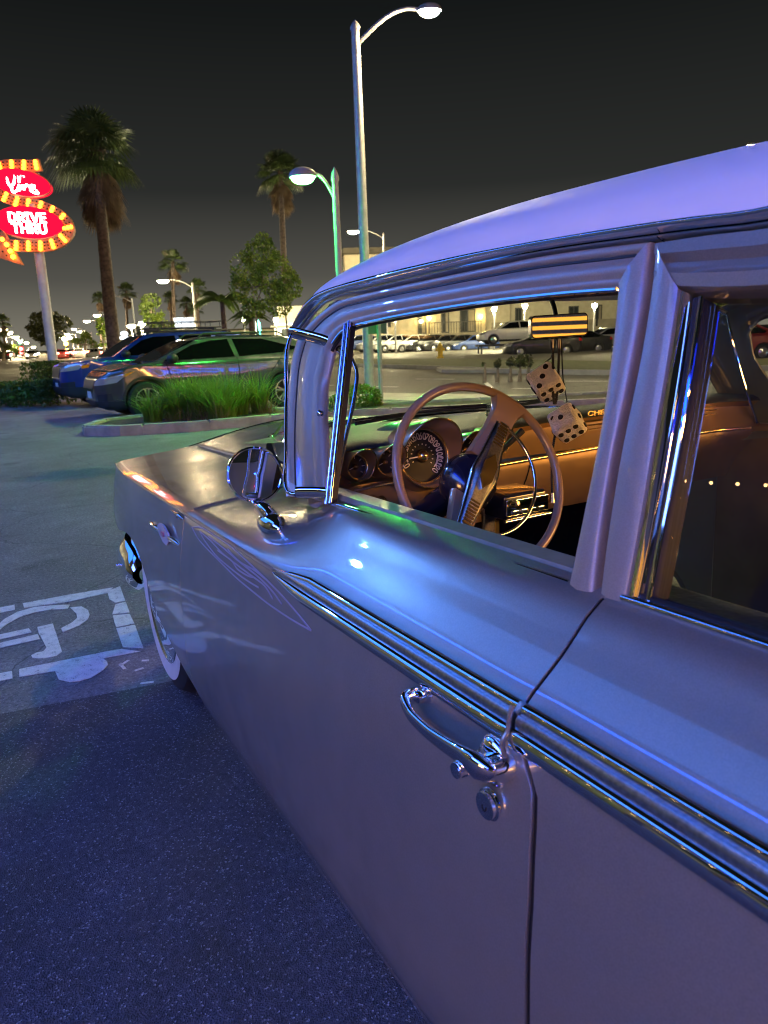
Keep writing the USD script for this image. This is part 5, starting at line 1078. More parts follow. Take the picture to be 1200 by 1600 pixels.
# the dealer lot stands on a low bank with a retaining kerb
lotp = [dep(400, 561, 56), dep(720, 559, 54), dep(735, 560, 42), dep(1010, 557, 40), dep(1300, 556, 40)]
q = [x[:2] for x in lotp] + [(lotp[-1] + camfwd*70)[:2], (lotp[0] + camfwd*70)[:2]]
zt = bank0 - .05
v, f = prism(q, abs(zt + .02)+.01); v[:, 2] += min(zt, -.02); struct('dealer_lot', (v, f), M['concw'])

# ------------------------------------------------------------------ traffic on the avenue
tr = [((96, 561), 100, 'red', .05, 'red saloon queuing beside the tall white sign pole'), ((104, 558), 118, 'black', .0, 'black saloon in the queue behind the wide tree'), ((112, 556), 140, 'silver', .0, 'silver saloon far along the queue'), ((124, 559), 104, 'white', .0, 'white saloon with lit tail lamps in the queue'),
      ((141, 557), 112, 'silver', .1, 'silver saloon left of the big palm'), ((156, 560), 84, 'white', .35, 'white saloon just left of the big palm trunk'), ((133, 553), 150, 'red', .0, 'red saloon at the far end of the queue'), ((88, 556), 160, 'black', .0, 'black saloon furthest along the queue')]
av = dep(45, 548, 100) - dep(45, 548, 20); av[2] = 0; av = unit(av); ya = math.atan2(av[1], av[0])
for (px, py), D, cc, dy, lb in tr:
    p = dep(px, py, D); saloon(cc, lb, (p[0], p[1], -.155), ya + dy, 'cars queuing on the avenue with tail lamps lit', {'tail_lamp': G_['tail']}, 'queuing_saloon')
for (px, D, cc, lb) in ((49, 120, 'white', 'oncoming white saloon with glaring headlamps, nearer'), (55, 150, 'silver', 'oncoming silver saloon with glaring headlamps, further'), (40, 170, 'black', 'oncoming dark saloon on the left with headlamps lit')):
    p = dep(px, 555, D); saloon(cc, lb, (p[0], p[1], -.155), ya + math.pi, 'oncoming cars with headlamps lit', {'headlamp': G_['head']}, 'oncoming_saloon')
for px, D, lb in ((7, 115, 'dark saloon parked at the left frame edge under the trees'), (16, 150, 'silver saloon parked at the left under the small pole')):
    p = dep(px, 556, D); saloon('black' if px < 10 else 'silver', lb, (p[0], p[1], -.155), ya, 'cars standing at the left kerb')
G_['sigred'] = glow('signal_red', (1., .02, .02), 40.); G_['siggreen'] = glow('signal_green', (.1, 1., .25), 40.); G_['sigamber'] = glow('signal_amber', (1., .5, .05), 40.)
for px, py, D, g, lb in ((34, 545, 130, 'sigred', 'red traffic signal left of the glaring headlamps, upper'), (34, 551, 150, 'sigred', 'red traffic signal left of the glaring headlamps, lower'), (82, 538, 130, 'sigred', 'red traffic signal right of the tall white sign pole'), (104, 537, 120, 'sigamber', 'amber traffic signal over the queue'), (32, 535, 170, 'siggreen', 'green traffic signal under the far lamps')):
    p = dep(px, py, D); t = thing('traffic_signal', lb, 'traffic light', (p[0], p[1], -.15)); obj('pole', tube([(p[0] + .3, p[1], -.15), (p[0] + .3, p[1], p[2] + .6)], .08, 8), M['steel'], t)
    obj('signal_box', box(p, (.5, .4, 1.3), .05), M['plastic'], t); obj('signal_lens', ball(p - camfwd*.25, .32, 2), G_[g], t)

# ------------------------------------------------------------------ palms
M['bark'] = noisy('palm_bark', (.09, .065, .055), (.20, .15, .125), 7, .9, bump=.8, bscale=14)
M['frond'] = leaf('fan_palm_leaf', (.05, .085, .03), (.15, .21, .065), .45, .25, 2.)
M['deadfrond'] = leaf('dead_palm_leaf', (.13, .085, .05), (.30, .21, .13), .8, .15, 2.)
def fan(base, d, up, pl, rad, n=18, spread=1.9, droop=.35, w=.036):
    d = unit(d); s = unit(np.cross(d, up)); u = np.cross(s, d); c = base + d*pl; V, Fa = [], []
    pv_, pf_ = tube(np.array([base, base + d*pl*.5 + u*.03*pl, c]), .018*rad, 4, caps=False)
    for k in range(n):
        a = (k/(n - 1) - .5)*2*spread*.95; e = d*math.cos(a) + s*math.sin(a); r = rad*(.75 + .25*math.cos(a*.6)); sd_ = np.cross(e, u); sd_ = unit(sd_)
        p0, p1, p2 = c, c + e*r*.6 - np.array([0, 0, 1.])*droop*r*.12, c + e*r - np.array([0, 0, 1.])*droop*r*.55; o = len(V)
        V += [p0 - sd_*w*.3, p0 + sd_*w*.3, p1 + sd_*w + u*.02, p1 - sd_*w + u*.02, p2]; Fa += [[o, o + 1, o + 2], [o, o + 2, o + 3], [o + 3, o + 2, o + 4]]
    return cat([(np.array(V), np.array(Fa)), (pv_, pf_)])
def fan_palm(name, label, base, h, s, seed, nl=46, nd=80, lean=(0, 0), group=None, parts=True, tr_=.26, skirt=2.3):
    r = np.random.default_rng(seed); base = np.array(base, float); t = thing(name, label, 'palm tree', base, group=group)
    z = np.linspace(0, 1, 60); P = base + np.stack([lean[0]*z**1.5, lean[1]*z**1.5, h*z], 1); rad = s*tr_*(1.15 - .35*z + .03*np.sin(z*h*9)); obj('trunk', tube(P, rad, 12), M['bark'], t, 40)
    c = P[-1]; live, dead = [], []
    for k in range(nl):
        el = math.radians(r.uniform(-25, 85)); a = r.uniform(0, 2*np.pi); d = np.array([math.cos(a)*math.cos(el), math.sin(a)*math.cos(el), math.sin(el)])
        live.append(fan(c + [0, 0, -.1*s], d, [0, 0, 1.], s*r.uniform(.45, .8), s*r.uniform(.62, .85), 16, 1.6, .5 + .5*(el < .4), .03*s))
    for k in range(nd):
        a = r.uniform(0, 2*np.pi); el = math.radians(r.uniform(-82, -52)); zz = r.uniform(.0, 1)*skirt*s*.42; d = np.array([math.cos(a)*math.cos(el), math.sin(a)*math.cos(el), math.sin(el)])
        dead.append(fan(c + [0, 0, -.15*s - zz], d, [math.cos(a), math.sin(a), .3], s*r.uniform(.3, .7)*(1 - .45*zz/(skirt*s)), s*r.uniform(.5, .7), 9, .75, .5, .026*s))
    if parts:
        cr_ = obj('crown', ball(c, .28*s, 2), M['bark'], t)
        for m in live: obj('frond', m, M['frond'], cr_, False)
        for m in dead: obj('dead_frond', m, M['deadfrond'], cr_, False)
    else:
        obj('crown', cat(live), M['frond'], t, False); obj('dead_skirt', cat(dead), M['deadfrond'], t, False)
    return t
def on_ground(px, py_top, D, z0=-.15): p = dep(px, py_top, D); return np.array([p[0], p[1], z0]), p[2] - z0
b, h = on_ground(150, 240, 33); g0 = dep(180, 562, 33); fan_palm('fan_palm', 'big shaggy fan palm beside the red drive-through sign', (g0[0], g0[1], -.15), h + .1, 1.62, 3, 90, 190, (b[0] - g0[0], b[1] - g0[1]), tr_=.17, skirt=2.3)
b, h = on_ground(438, 268, 52); g0 = dep(450, 540, 52); fan_palm('fan_palm', 'tall slim fan palm above the broad green tree, left of the green lamp', (g0[0], g0[1], -.15), h, 1.40, 5, 60, 110, (b[0] - g0[0], b[1] - g0[1]), parts=False, tr_=.16)
for px, py, D, s, lb, sd_ in ((270, 408, 75, 1.25, 'medium fan palm above the lit street lamp', 11), (197, 455, 95, 1.15, 'small fan palm just right of the big palm trunk', 12), (155, 466, 110, 1.0, 'small fan palm half hidden by the big palm trunk', 13), (266, 466, 105, 1.0, 'small brownish fan palm left of the bent lamp pole', 14), (291, 474, 105, 1.0, 'dark fan palm over the white billboard', 15), (308, 450, 80, 1.0, 'round topped dark fan palm left of the feathery palm', 16), (305, 482, 90, .9, 'low shaggy fan palm right of the white billboard', 17), (4, 502, 120, 1.2, 'fan palm at the left edge of the frame', 18)):
    b, h = on_ground(px, py, D); g0 = dep(px + 4, 545, D); fan_palm('fan_palm', lb, (g0[0], g0[1], -.15), h, s, sd_, 34, 46, (b[0] - g0[0], b[1] - g0[1]), parts=False, tr_=.16, skirt=1.9)
# feathery palms
M['feather'] = leaf('feather_palm_leaf', (.05, .10, .015), (.14, .20, .035), .5, .3, 2.)
def feather(c, a, el, L, seed, n=46):
    r = np.random.default_rng(seed); t = np.linspace(0, 1, n); hd = np.array([math.cos(a), math.sin(a), 0]); P = c + hd*(L*(t*math.cos(el) + .15*t**2))[:, None] + np.array([0, 0, 1.])*(L*(t*math.sin(el) - .75*t**2.2))[:, None]
    T_, U, W_ = frames(P); sd_ = np.cross(hd, [0, 0, 1.]); ms = [tube(P, np.linspace(.03, .006, n), 4, caps=False)]; Ps, Ds, Us, Ls = [], [], [], []
    for k in range(3, n):
        for s in (-1, 1):
            l = L*.24*math.sin(math.pi*(.12 + .86*t[k]))*r.uniform(.8, 1.1); d = unit(sd_*s*.75 + T_[k]*.5 + [0, 0, -.55]); Ps.append(P[k] + d*l*.5); Ds.append(d); Us.append(unit(np.cross(d, hd + [0, 0, .2]))); Ls.append(l)
    Ls = np.array(Ls); ms.append(quads(np.array(Ps), np.array(Ds), np.array(Us), Ls, np.full(len(Ls), .055*L/2.4)))
    return cat(ms)
for px, py, D, L, lb, sd_ in ((347, 470, 36, 1.9, 'feathery palm with drooping fronds left of the broad tree', 21), (392, 498, 34, 1.25, 'smaller feathery palm under the broad tree', 22)):
    b, h = on_ground(px, py, D); t = thing('feather_palm', lb, 'palm tree', b); obj('trunk', tube(np.array([b + [0, 0, z] for z in np.linspace(0, h, 20)]), np.linspace(.17, .12, 20), 10), M['bark'], t)
    r = np.random.default_rng(sd_)
    for k in range(15): obj('frond', feather(b + [0, 0, h], k*2.4 + r.uniform(-.2, .2), math.radians(r.uniform(15, 75)), L*r.uniform(.85, 1.1), sd_*50 + k), M['feather'], t, False)

# ------------------------------------------------------------------ broad-leaved trees, hedges, shrubs
M['leafA'] = leaf('broad_leaf_mid', (.045, .085, .010), (.17, .22, .03), .5, .3); M['leafB'] = leaf('broad_leaf_bright', (.075, .135, .012), (.25, .32, .04), .5, .35); M['leafC'] = leaf('broad_leaf_dull', (.035, .045, .014), (.10, .11, .03), .55, .25)
M['trunkb'] = noisy('grey_bark', (.10, .08, .06), (.20, .165, .12), 10, .9, bump=.6, bscale=30)
def tree(label, spec, D, base_px, n, size, mat, seed, trunks=1, name='broadleaf_tree'):
    """spec: crown lumps as (px, py, half width px, half height px) at distance D."""
    k = D/F; g0 = dep(*base_px, D); g0[2] = -.15; t = thing(name, label, 'tree', g0)
    r = np.random.default_rng(seed); lumps = []
    for x, y, a, b_ in spec: p = dep(x, y, D) + camfwd*r.uniform(-.35, .35)*a*k; lumps.append([*p, a*k, b_*k])
    v, f = crown(lumps, n, size, seed); obj('crown', (v, f), mat, t, False)
    L = np.array(lumps); mid = L[:, :3].mean(0)
    ms = []
    for i in range(trunks):
        o = np.array([r.uniform(-.25, .25), r.uniform(-.2, .2), 0])*(trunks > 1); ms.append(tube(spline([g0 + o*.5, g0*.55 + mid*.45 + o*3 + [0, 0, 0], mid + o*3], 12), np.linspace(.11, .04, 12)*max(.6, D/40)/math.sqrt(trunks), 8))
    obj('trunk', cat(ms), M['trunkb'], t)
    lm = [tube(spline([mid - [0, 0, L[i, 4]*.3], (mid + L[i, :3])/2 + [0, 0, -.1], L[i, :3]], 8), np.linspace(.05, .015, 8)*max(.6, D/40), 6) for i in range(len(L))]
    obj('limbs', cat(lm), M['trunkb'], t)
    return t
tree('broad green tree with a dense crown standing left of the green lamp', [(407, 400, 30, 30), (385, 425, 26, 32), (430, 430, 32, 36), (405, 455, 40, 30), (452, 446, 20, 26), (375, 450, 16, 20), (412, 380, 16, 16), (436, 478, 22, 18), (395, 482, 22, 14)], 22, (425, 545), 7500, .105, M['leafB'], 31, 2)
tree('slim tree behind the bright round tree, left of the bent lamp', [(237, 470, 16, 12), (230, 484, 14, 14), (243, 488, 15, 14), (236, 500, 12, 10)], 70, (238, 540), 1500, .30, M['leafA'], 32)
tree('small bright green tree beside the white billboard', [(252, 500, 11, 12), (246, 512, 12, 12), (260, 512, 13, 12), (266, 508, 8, 10)], 55, (254, 545), 1400, .22, M['leafB'], 33)
tree('wide spreading dark tree behind the tall white sign pole', [(75, 500, 26, 14), (52, 508, 14, 12), (98, 506, 16, 13), (62, 522, 16, 12), (86, 520, 18, 12), (74, 534, 14, 8)], 90, (80, 560), 3000, .42, M['leafC'], 34)
tree('bright tree left of the big palm trunk', [(160, 510, 9, 16), (167, 525, 9, 16), (158, 530, 8, 12)], 70, (163, 555), 1200, .28, M['leafB'], 35)
tree('low bright bush right of the big palm trunk', [(188, 545, 6, 10), (186, 538, 5, 7)], 60, (187, 556), 500, .2, M['leafB'], 36, name='bush')
tree('dark tree at the left edge with a yellowish side', [(6, 530, 14, 12), (0, 545, 10, 12), (14, 536, 7, 9)], 110, (5, 562), 1400, .4, M['leafC'], 37)
tree('dark tree mass beside the far avenue on the left', [(20, 545, 9, 7), (30, 548, 8, 6)], 170, (24, 558), 900, .6, M['leafA'], 38)
tree('dark trees in front of the shop lamps', [(135, 530, 9, 12), (120, 538, 10, 10), (146, 540, 8, 9)], 120, (132, 556), 1500, .42, M['leafA'], 39)
tree('dull tree behind the shop sign', [(214, 520, 12, 10), (225, 530, 10, 10)], 90, (217, 552), 900, .35, M['leafC'], 40)
tree('hanging tree crown across the road seen through the rear window', [(1130, 468, 40, 24), (1170, 475, 30, 22), (1105, 480, 20, 16), (1190, 450, 40, 30)], 34, (1150, 545), 2600, .3, M['leafB'], 41)
M['hedge'] = leaf('hedge_leaf', (.04, .085, .012), (.17, .26, .035), .5, .3, 3.)
def hedge(label, a, b_, h, w, n, seed, name='hedge', taper_=0., size=.10):
    r = np.random.default_rng(seed); a, b_ = np.array(a, float), np.array(b_, float); d = b_ - a; nn = unit(np.array([-d[1], d[0], 0])); t = thing(name, label, 'hedge', (a + b_)/2)
    u = r.uniform(0, 1, n); s = r.uniform(-1, 1, n); z = r.uniform(0, 1, n)**.6; top = h*(.8 + .4*meshkit.noise(np.stack([u*np.linalg.norm(d)*1.6, np.zeros(n), np.zeros(n)], 1), seed))
    P = a + d*u[:, None] + nn*(s*w/2*np.sqrt(1 - .6*z**2))[:, None]; P[:, 2] += z*top
    D_ = r.normal(size=(n, 3)) + [0, 0, .3]; D_ /= np.linalg.norm(D_, axis=1)[:, None]; U = np.cross(D_, r.normal(size=(n, 3))); U /= np.linalg.norm(U, axis=1)[:, None]; L_ = size*r.uniform(.6, 1.4, n)
    setdata(obj('leaves', quads(P, D_, U, L_, L_*.5), M['hedge'], t, False), kind='stuff')
    obj('stems', cat([tube([a + d*k + [0, 0, 0], a + d*k + [0, 0, h*.7]], .02, 5) for k in np.linspace(.03, .97, 14)]), M['trunkb'], t)
    return t
h0, h1 = gnd(-60, 633), gnd(96, 634); hedge('low clipped green hedge in front of the sign pole on the left', h0, h1, .60, 1.3, 6500, 51)
h2, h3 = gnd(60, 612), gnd(100, 612); hedge('taller loose shrub behind the hedge at the foot of the sign pole', h2, h3, .85, 1.6, 2200, 52, name='shrub')
# the bush on the island seen through the vent window, shrubs on the median, bed across the road
tree('round green bush seen through the vent window', [(560, 622, 38, 22), (535, 632, 24, 18), (582, 634, 16, 14)], 12.4, (560, 650), 2600, .07, M['leafB'], 42, name='bush')
for px, py, s, lb in ((757, 570, 5, 'small dry shrub on the median, first left of the dice'), (777, 569, 6, 'second dry shrub on the median'), (797, 567, 7, 'third dry shrub on the median, under the white saloon'), (812, 567, 9, 'fourth dry shrub on the median beside the upper die'), (825, 565, 11, 'tallest dry shrub on the median behind the beads')):
    tree(lb, [(px, py, s, s*.8), (px + 2, py - s*.7, s*.6, s*.7)], 21, (px, py + s), 260, .10, M['leafC'], px, name='shrub')
h4, h5 = gnd(1040, 570, -.15), gnd(1260, 562, -.15); hedge('long dry clipped hedge on the kerb across the road in the rear window', h4 + camfwd*1.2, h5 + camfwd*1.2, .75, 1.0, 5000, 53)

# ------------------------------------------------------------------ the drive-through sign
SD = 24.
e1s, e2s = camright, np.array([0, 0, 1.]); ns = -camfwd
def sgn(px, py, o=0.): return dep(px, py, SD) + ns*o
sign = thing('drive_through_sign', 'red and white lit sign with a bulb studded arrow band on a white pole', 'sign', (*gnd(85, 575, 0)[:2]*0 + dep(84, 575, SD)[:2], -.15))
M['signpole'] = noisy('white_pole_paint', (.62, .60, .58), (.72, .70, .68), 5, .5); M['signband'] = noisy('salmon_sign_band', (.66, .24, .09), (.78, .32, .14), 3, .55)
G_['signred'] = glow('red_sign_face', (1., .004, .035), 1.15); G_['signwhite'] = glow('white_sign_letters', (1., .95, .95), 5.5); G_['signbulb'] = glow('yellow_sign_bulb', (1., .30, .012), 11.)
pt = sgn(54, 392, -.32); pb = np.array([*dep(84, 575, SD)[:2], -.15]); obj('pole', tube(spline([pb, (pb + pt)/2, pt, pt + [0, 0, 1.5]], 20), .155, 18), M['signpole'], sign)
def flat(px_poly, o, t):
    P = np.array([sgn(*q) for q in px_poly]); c = P.mean(0); ex = unit(np.cross(e2s, ns)); uv = np.stack([(P - c) @ ex, (P - c) @ e2s], 1); v, f = prism(uv, t); return c + v[:, :1]*ex + v[:, 1:2]*e2s + (v[:, 2:3] + o)*ns, f
def oval(cx, cy, a, b_, tilt): return [(cx + a*math.cos(t)*math.cos(tilt) - b_*math.sin(t)*math.sin(tilt), cy + a*math.cos(t)*math.sin(tilt) + b_*math.sin(t)*math.cos(tilt)) for t in np.linspace(0, 2*np.pi, 41)[:-1]]
band = spline(np.array([(64, 258, 0), (50, 260, 0), (30, 259, 0), (12, 260, 0), (-4, 264, 0), (-18, 276, 0), (-18, 290, 0), (-4, 301, 0), (16, 311, 0), (36, 318, 0), (58, 321, 0), (76, 327, 0), (94, 337, 0), (106, 350, 0), (109, 360, 0), (103, 371, 0), (90, 380, 0), (70, 385, 0), (44, 385, 0), (22, 384, 0), (8, 382, 0)]), 90)[:, :2]
tn = np.gradient(band, axis=0); tn /= np.linalg.norm(tn, axis=1)[:, None]; nb = np.stack([-tn[:, 1], tn[:, 0]], 1)
obj('arrow_band', cat([flat([band[i] + nb[i]*8.5, band[i + 1] + nb[i + 1]*8.5, band[i + 1] - nb[i + 1]*8.5, band[i] - nb[i]*8.5], -.05, .16) for i in range(89)]), M['signband'], sign)
obj('arrow_head', flat([(10, 362), (34, 414), (-22, 396), (-30, 384)], -.05, .17), M['signband'], sign)
top_ = obj('oval_panel', flat(oval(38, 288, 45, 20, .20), .02, .22), G_['signred'], sign, 30); obj('oval_rim', tube(np.array([sgn(*q, .13) for q in oval(38, 288, 45, 20, .20) + oval(38, 288, 45, 20, .20)[:1]]), .03, 6), M['signband'], top_)
low_ = obj('oval_panel', flat(oval(50, 350, 52, 25, .10), .02, .22), G_['signred'], sign, 30); obj('oval_rim', tube(np.array([sgn(*q, .13) for q in oval(50, 350, 52, 25, .10) + oval(50, 350, 52, 25, .10)[:1]]), .03, 6), M['signband'], low_)
def words_(text, x0, x1, ybase, hpx, par, slope=.06):
    v, f = vf(meshkit.text_mesh(text, 1., .06, True)); w = v[:, 0].max(); k = SD/F; ex = unit(np.cross(e2s, ns)); o = sgn(x0, ybase, .245); sx = (x1 - x0)*k/w
    obj('lettering', (o + v[:, :1]*sx*ex + (v[:, 1:2]*hpx*k - v[:, :1]*sx*slope)*e2s + v[:, 2:3]*ns, f), G_['signwhite'], par, False)
words_('DRIVE', 19, 78, 348.5, 14, low_); words_('THRU', 25, 79, 365.5, 14, low_)
scr = [[(25, 296), (18, 286), (17, 274), (22, 269), (28, 271), (29, 280), (26, 292)], [(34, 277), (36, 287), (37, 281), (41, 276), (44, 280)], [(23, 292), (27, 303), (33, 300), (35, 291), (36, 301), (39, 293), (43, 292), (43, 300), (47, 291), (50, 292), (51, 296), (55, 292), (60, 293), (58, 297), (53, 300), (58, 303), (66, 305), (62, 300)]]
obj('lettering', cat([tube(spline([sgn(*q, .26) for q in s], 30), .036, 6) for s in scr]), G_['signwhite'], top_)
L_ = np.r_[0, np.cumsum(np.linalg.norm(np.diff(band, axis=0), axis=1))]; nbulb = 0
unl = []
for s in np.arange(5, L_[-1] - 3, 6.3):
    c = np.array([np.interp(s, L_, band[:, j]) for j in (0, 1)]); nn = np.array([np.interp(s, L_, nb[:, j]) for j in (0, 1)]); on = (nbulb % 3) == 0; nbulb += 1
    for k in (-5.2, 0, 5.2): obj('bulb', ball(sgn(*(c + nn*k), .15), .058 if on else .028, 1), G_['signbulb'] if on else M['dark'], sign, True)
for x, y, on in ((8, 375, 1), (14, 383, 1), (20, 393, 1), (24, 402, 1), (0, 385, 0), (8, 394, 0), (-6, 392, 1), (-14, 388, 1), (14, 400, 0)): obj('bulb', ball(sgn(x, y, .16), .075 if on else .028, 1), G_['signbulb'] if on else M['dark'], sign, True)

# ------------------------------------------------------------------ buildings and signs beyond the road
M['stucco'] = noisy('cream_stucco', (.52, .47, .33), (.60, .55, .40), 2., .9, bump=.15, bscale=40); M['stuccod'] = noisy('tan_stucco_band', (.30, .27, .20), (.36, .32, .24), 2., .9); M['rooft'] = pbr('dark_roof_edge', (.10, .09, .07), .8); M['wdark'] = pbr('dark_window_glass', (.03, .035, .035), .08); M['rail'] = pbr('dark_railing', (.06, .06, .055), .5); M['green_sign'] = pbr('green_road_sign', (.02, .16, .08), .4)
MD = 72.
mo = dep(540, 532, MD); Mx_ = unit(dep(1000, 532, MD + 4) - mo); Mx_[2] = 0; Mx_ = unit(Mx_); My_ = np.array([-Mx_[1], Mx_[0], 0]); My_ = My_ if My_ @ mo > 0 else -My_
zb_ = -.2; zl_ = dep(640, 523, MD)[2]
motel = thing('motel_building', 'long cream two storey motel with railed balconies across the road', 'building', (mo[0], mo[1], zb_))
def mb_(x, z, sx, sz, y=0., sy=.3): v, f = box((0, 0, 0), (sx, sy, sz)); return mo*[1, 1, 0] + v[:, :1]*Mx_ + v[:, 1:2]*My_ + v[:, 2:3]*[0, 0, 1.] + Mx_*(x + sx/2) + My_*(y) + np.array([0, 0, z + sz/2]), f
Wm = 44.
obj('wall', mb_(.3, zb_, Wm, 9.5, 1.2, 2.0), M['stucco'], motel, False); obj('roof', mb_(.1, 9.3, Wm + .4, .5, .9, 3.6), M['rooft'], motel, False); obj('balcony_slab', mb_(.3, zl_ - .2, 18, .22, -.4, 1.8), M['stuccod'], motel, False)
def px2x(px): p = dep(px, 510, MD); return float((p - mo) @ Mx_)*1.0
zf = zl_
for p0, p1, kind in ((575, 590, 'w'), (615, 618, 'p'), (693, 706, 'd'), (724, 749, 'd'), (600, 612, 'w'), (655, 668, 'd'), (815, 826, 'w'), (905, 922, 'w'), (950, 962, 'd')):
    a_, b2 = px2x(p0), px2x(p1)
    if kind == 'p': obj('pilaster', mb_(a_, zb_, .4, 9.4, .05, .35), M['stucco'], motel, False); continue
    ht = 2.3 if kind == 'd' else 1.5; z0_ = zf + (.05 if kind == 'd' else .8)
    w_ = obj('window' if kind == 'w' else 'balcony_door', mb_(a_, z0_, b2 - a_, ht, .18, .12), M['rail'], motel, False); obj('pane', mb_(a_ + .12, z0_ + .12, (b2 - a_)/2 - .18, ht - .24, .15, .14), M['wdark'], w_, False); obj('pane', mb_(a_ + (b2 - a_)/2 + .06, z0_ + .12, (b2 - a_)/2 - .18, ht - .24, .15, .14), M['stuccod'] if kind == 'd' else M['wdark'], w_, False)
rl = obj('balcony_railing', mb_(px2x(660), zf + 1.05, px2x(755) - px2x(660), .07, -1.2, .07), M['rail'], motel, False)
for x in np.arange(px2x(660), px2x(755), .28): obj('baluster', mb_(x, zf, .05, 1.05, -1.2, .05), M['rail'], rl, False)
for p0 in (672, 765, 806): obj('downpipe', mb_(px2x(p0), zb_, .14, 9, .12, .14), M['stuccod'], motel, False)
obj('tan_band', mb_(px2x(775), zb_, 26, zf + .9 - zb_, .16, .12), M['stuccod'], motel, False)
for x, y, g in ((673, 497, 1), (757, 494, 1), (660, 502, 0)): p = dep(x, y, MD) ; q = mo + Mx_*px2x(x) - My_*.1; q[2] = p[2]; obj('wall_lamp', ball(q, .16, 2), G_['wall_lamp'], motel)
for x, y, lb in ((617, 497, 'flood lamp on a pole over the dealer row, leftmost'), (772, 483, 'flood lamp on a pole left of the inside mirror, lower'), (820, 479, 'flood lamp on a pole left of the inside mirror, higher'), (929, 478, 'flood lamp on a pole right of the inside mirror')):
    p = dep(x, y, 56); t = thing('flood_lamp', lb, 'flood lamp', (p[0], p[1], -.15), group='flood lamps over the dealer lot'); obj('pole', tube([(p[0], p[1], -.15), (p[0], p[1], p[2] + .1)], .07, 8), M['steel'], t); obj('lamp_head', box(p + camfwd*.1 + [0, 0, .16], (.5, .3, .16), .04), M['lampshell'], t); obj('lens', ball(p, .17, 2), G_['flood'], t)
hy = gnd(688, 559.5, -.1); hyd = dep(688, 559.5, 31.); hy = np.array([hyd[0], hyd[1], hyd[2]]); M['hyd'] = pbr('yellow_hydrant_paint', (.75, .52, .03), .45)
t = thing('fire_hydrant', 'yellow fire hydrant on the verge across the road', 'hydrant', hy); sH = .62
obj('barrel', lathe_at([(.0, 0), (.16, 0), (.16, .05), (.11, .06), (.11, .42), (.14, .43), (.14, .47), (.11, .48), (.09, .56), (.04, .61), (.03, .66), (0, .66)], hy, 16), M['hyd'], t)
for s in (-1, 1): obj('outlet', tube([hy + camright*s*.08 + [0, 0, .36], hy + camright*s*.19 + [0, 0, .36]], .055, 10), M['hyd'], t)
# sign post standing on the near pavement
sp_ = dep(595, 600, 12.6); t = thing('sign_post', 'thin square sign post beside the utility pole', 'sign post', (sp_[0], sp_[1], -.01)); obj('post', box((sp_[0], sp_[1], 1.19), (.055, .055, 2.4)), M['steel'], t)
pl_ = dep(590, 497, 12.6); obj('sign_plate', box((sp_[0] + .0, sp_[1] + .05, pl_[2] - .1), (.36, .02, .34)), M['green_sign'], t)
M['wwhite'] = pbr('white_render', (.55, .54, .50), .85)
ab = dep(455, 545, 42); t = thing('white_building', 'white building with dark roof edge at the left of the windscreen pillar', 'building', (ab[0], ab[1], -.15))
def face_box(px, py_top, py_bot, w, D, dd=6.): p = dep(px, (py_top + py_bot)/2, D); v, f = box((0, 0, 0), (w, dd, (py_bot - py_top)*D/F)); return basis(v, p + camfwd*dd/2, camright, camfwd, [0, 0, 1]), f
obj('wall', face_box(475, 505, 548, 3.4, 42), M['wwhite'], t); obj('roof', face_box(475, 507, 510, 3.9, 41.7, 6.6), M['rooft'], t); obj('window', face_box(446, 514, 527, .45, 41.93, .1), M['wdark'], t); obj('window', face_box(454, 514, 527, .45, 41.93, .1), M['wdark'], t); obj('upper_wall', face_box(478, 478, 505, 3.4, 43, 6), M['stucco'], t)
t = thing('low_shop', 'long low beige shop behind the cyan feather flag', 'building', dep(395, 545, 55)*[1, 1, 0]); obj('wall', face_box(390, 516, 552, 7.6, 55), M['stucco'], t); obj('roof', face_box(390, 513, 516, 8., 54.8, 6.4), M['rooft'], t); obj('shop_window', face_box(372, 528, 545, 1.6, 54.95, .1), M['wdark'], t); obj('door', face_box(412, 528, 547, .9, 54.95, .1), M['wdark'], t)
t = thing('feather_flag', 'tall cyan feather flag in front of the low beige shop', 'flag', dep(404, 548, 45)*[1, 1, 0]); fv = dep(404, 515, 45); obj('mast', tube([dep(401, 560, 45), dep(400, 503, 45)], .03, 6), M['steel'], t)
for x_, y_, D_, lb in ((381, 499, 44, 'small white lamp under the broad tree, left of the cyan flag'), (431, 500, 40, 'small white lamp right of the broad tree trunk')):
    q_ = dep(x_, y_, D_); tl = thing('shop_lamp', lb, 'lamp', (q_[0], q_[1], -.15)); obj('column', tube([(q_[0], q_[1], -.15), (q_[0], q_[1], q_[2])], .05, 8), M['steel'], tl); obj('lens', ball(q_, .13, 2), G_['flood'], tl)
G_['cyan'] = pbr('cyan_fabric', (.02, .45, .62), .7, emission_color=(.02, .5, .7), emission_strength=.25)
P_ = [(400, 502), (404, 500), (407, 505), (408, 515), (407, 528), (401, 529)]; P3 = np.array([dep(x, y, 45) for x, y in P_]); obj('sail', (np.vstack([P3, P3 + camfwd*.02]), np.array([[0, 1, 2], [0, 2, 3], [0, 3, 4], [0, 4, 5], [6, 8, 7], [6, 9, 8], [6, 10, 9], [6, 11, 10]])), G_['cyan'], t, False)
G_['board'] = glow('billboard_face', (.80, .90, 1.), 2.2)
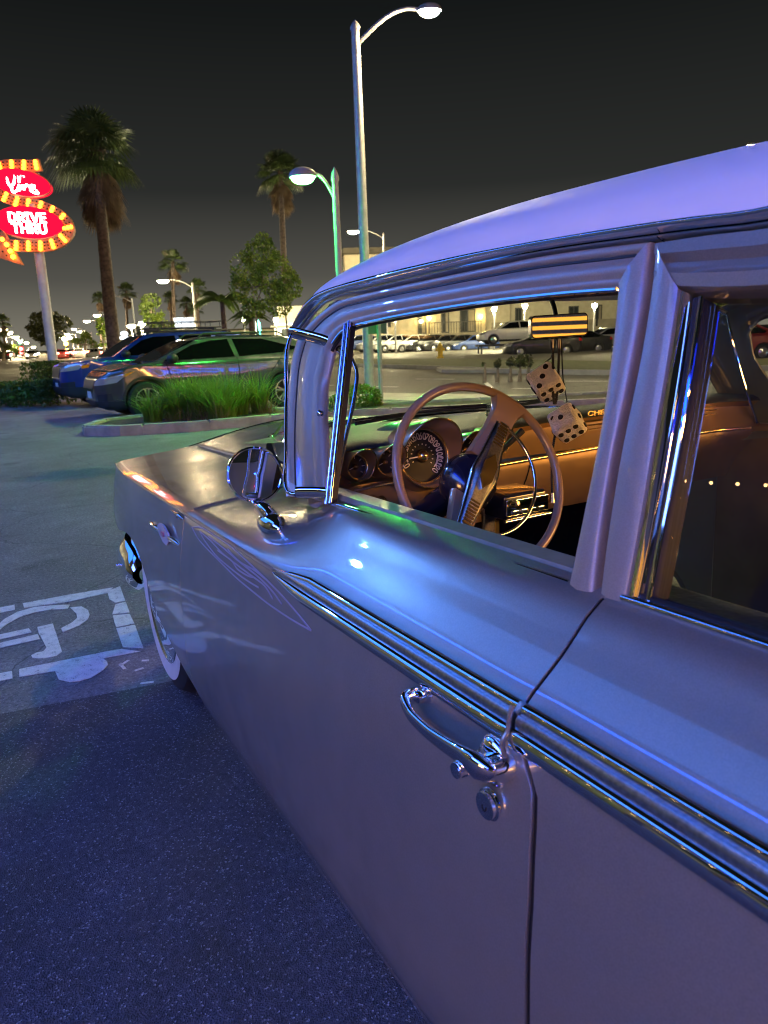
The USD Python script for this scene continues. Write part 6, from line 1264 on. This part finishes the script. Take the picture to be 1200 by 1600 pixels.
t = thing('billboard', 'white lit double billboard over the roof basket', 'billboard', dep(287, 545, 70)*[1, 1, 0]); obj('panel', face_box(279.5, 497, 513, .90, 70, .2), G_['board'], t); obj('panel', face_box(295, 497, 513, .95, 70, .2), G_['board'], t); obj('frame', face_box(287.5, 496, 514.5, 2.1, 70.1, .2), M['rail'], t); obj('leg', tube([dep(287, 514, 70), dep(287, 552, 70)], .12, 8), M['steel'], t)
t = thing('shop_sign', 'white oval and bar lit shop sign right of the big palm trunk', 'sign', dep(194, 550, 75)*[1, 1, 0])
obj('oval_panel', (lambda m: (basis(m[0]*[.40, .12, .26], dep(194, 521.5, 75), camright, camfwd, [0, 0, 1]), m[1]))(ball((0, 0, 0), 1., 3)), G_['board'], t); obj('bar_panel', face_box(193, 526, 530, .95, 75, .15), G_['board'], t); obj('lower_panel', face_box(194, 533.5, 538, .7, 75, .15), G_['board'], t); obj('post', tube([dep(193, 520, 75.3), dep(196, 556, 75.3)], .09, 8), M['steel'], t)
for x, y, lb in ((205, 510, 'white shop lamp beside the big palm trunk'), (221, 506, 'bright white shop lamp on a pale column')):
    p = dep(x, y, 62); t = thing('shop_lamp', lb, 'lamp', (p[0], p[1], -.15)); obj('column', tube([(p[0], p[1], -.15), (p[0], p[1], p[2])], .11 if x > 210 else .06, 8), M['wwhite'], t); obj('lens', (lambda m: (basis(m[0]*[.36, .2, .14], p, camright, camfwd, [0, 0, 1]), m[1]))(ball((0, 0, 0), 1., 2)), G_['flood'], t)
mon = Polygon([gnd(x, y, -.15)[:2] for x, y in ((682, 579), (700, 575.5), (830, 576), (960, 578), (960, 582), (820, 582.5), (690, 582.5))]).buffer(0)
struct('road_median', (lambda m: (m[0] + [0, 0, -.157], m[1]))(prism(np.array(mon.exterior.coords), .13)), M['concw'])
# low retaining wall and dark car behind the hedge in the rear window
p = dep(1120, 535, 27.5); saloon('red', 'dark red saloon with a glowing tail lamp in the rear side window', (p[0], p[1], gnd(1120, 570, -.1)[2]), math.atan2(-camright[1], -camright[0]) + .1, 'lone car across the road', {'tail_lamp': G_['tail']}, 'passing_saloon')
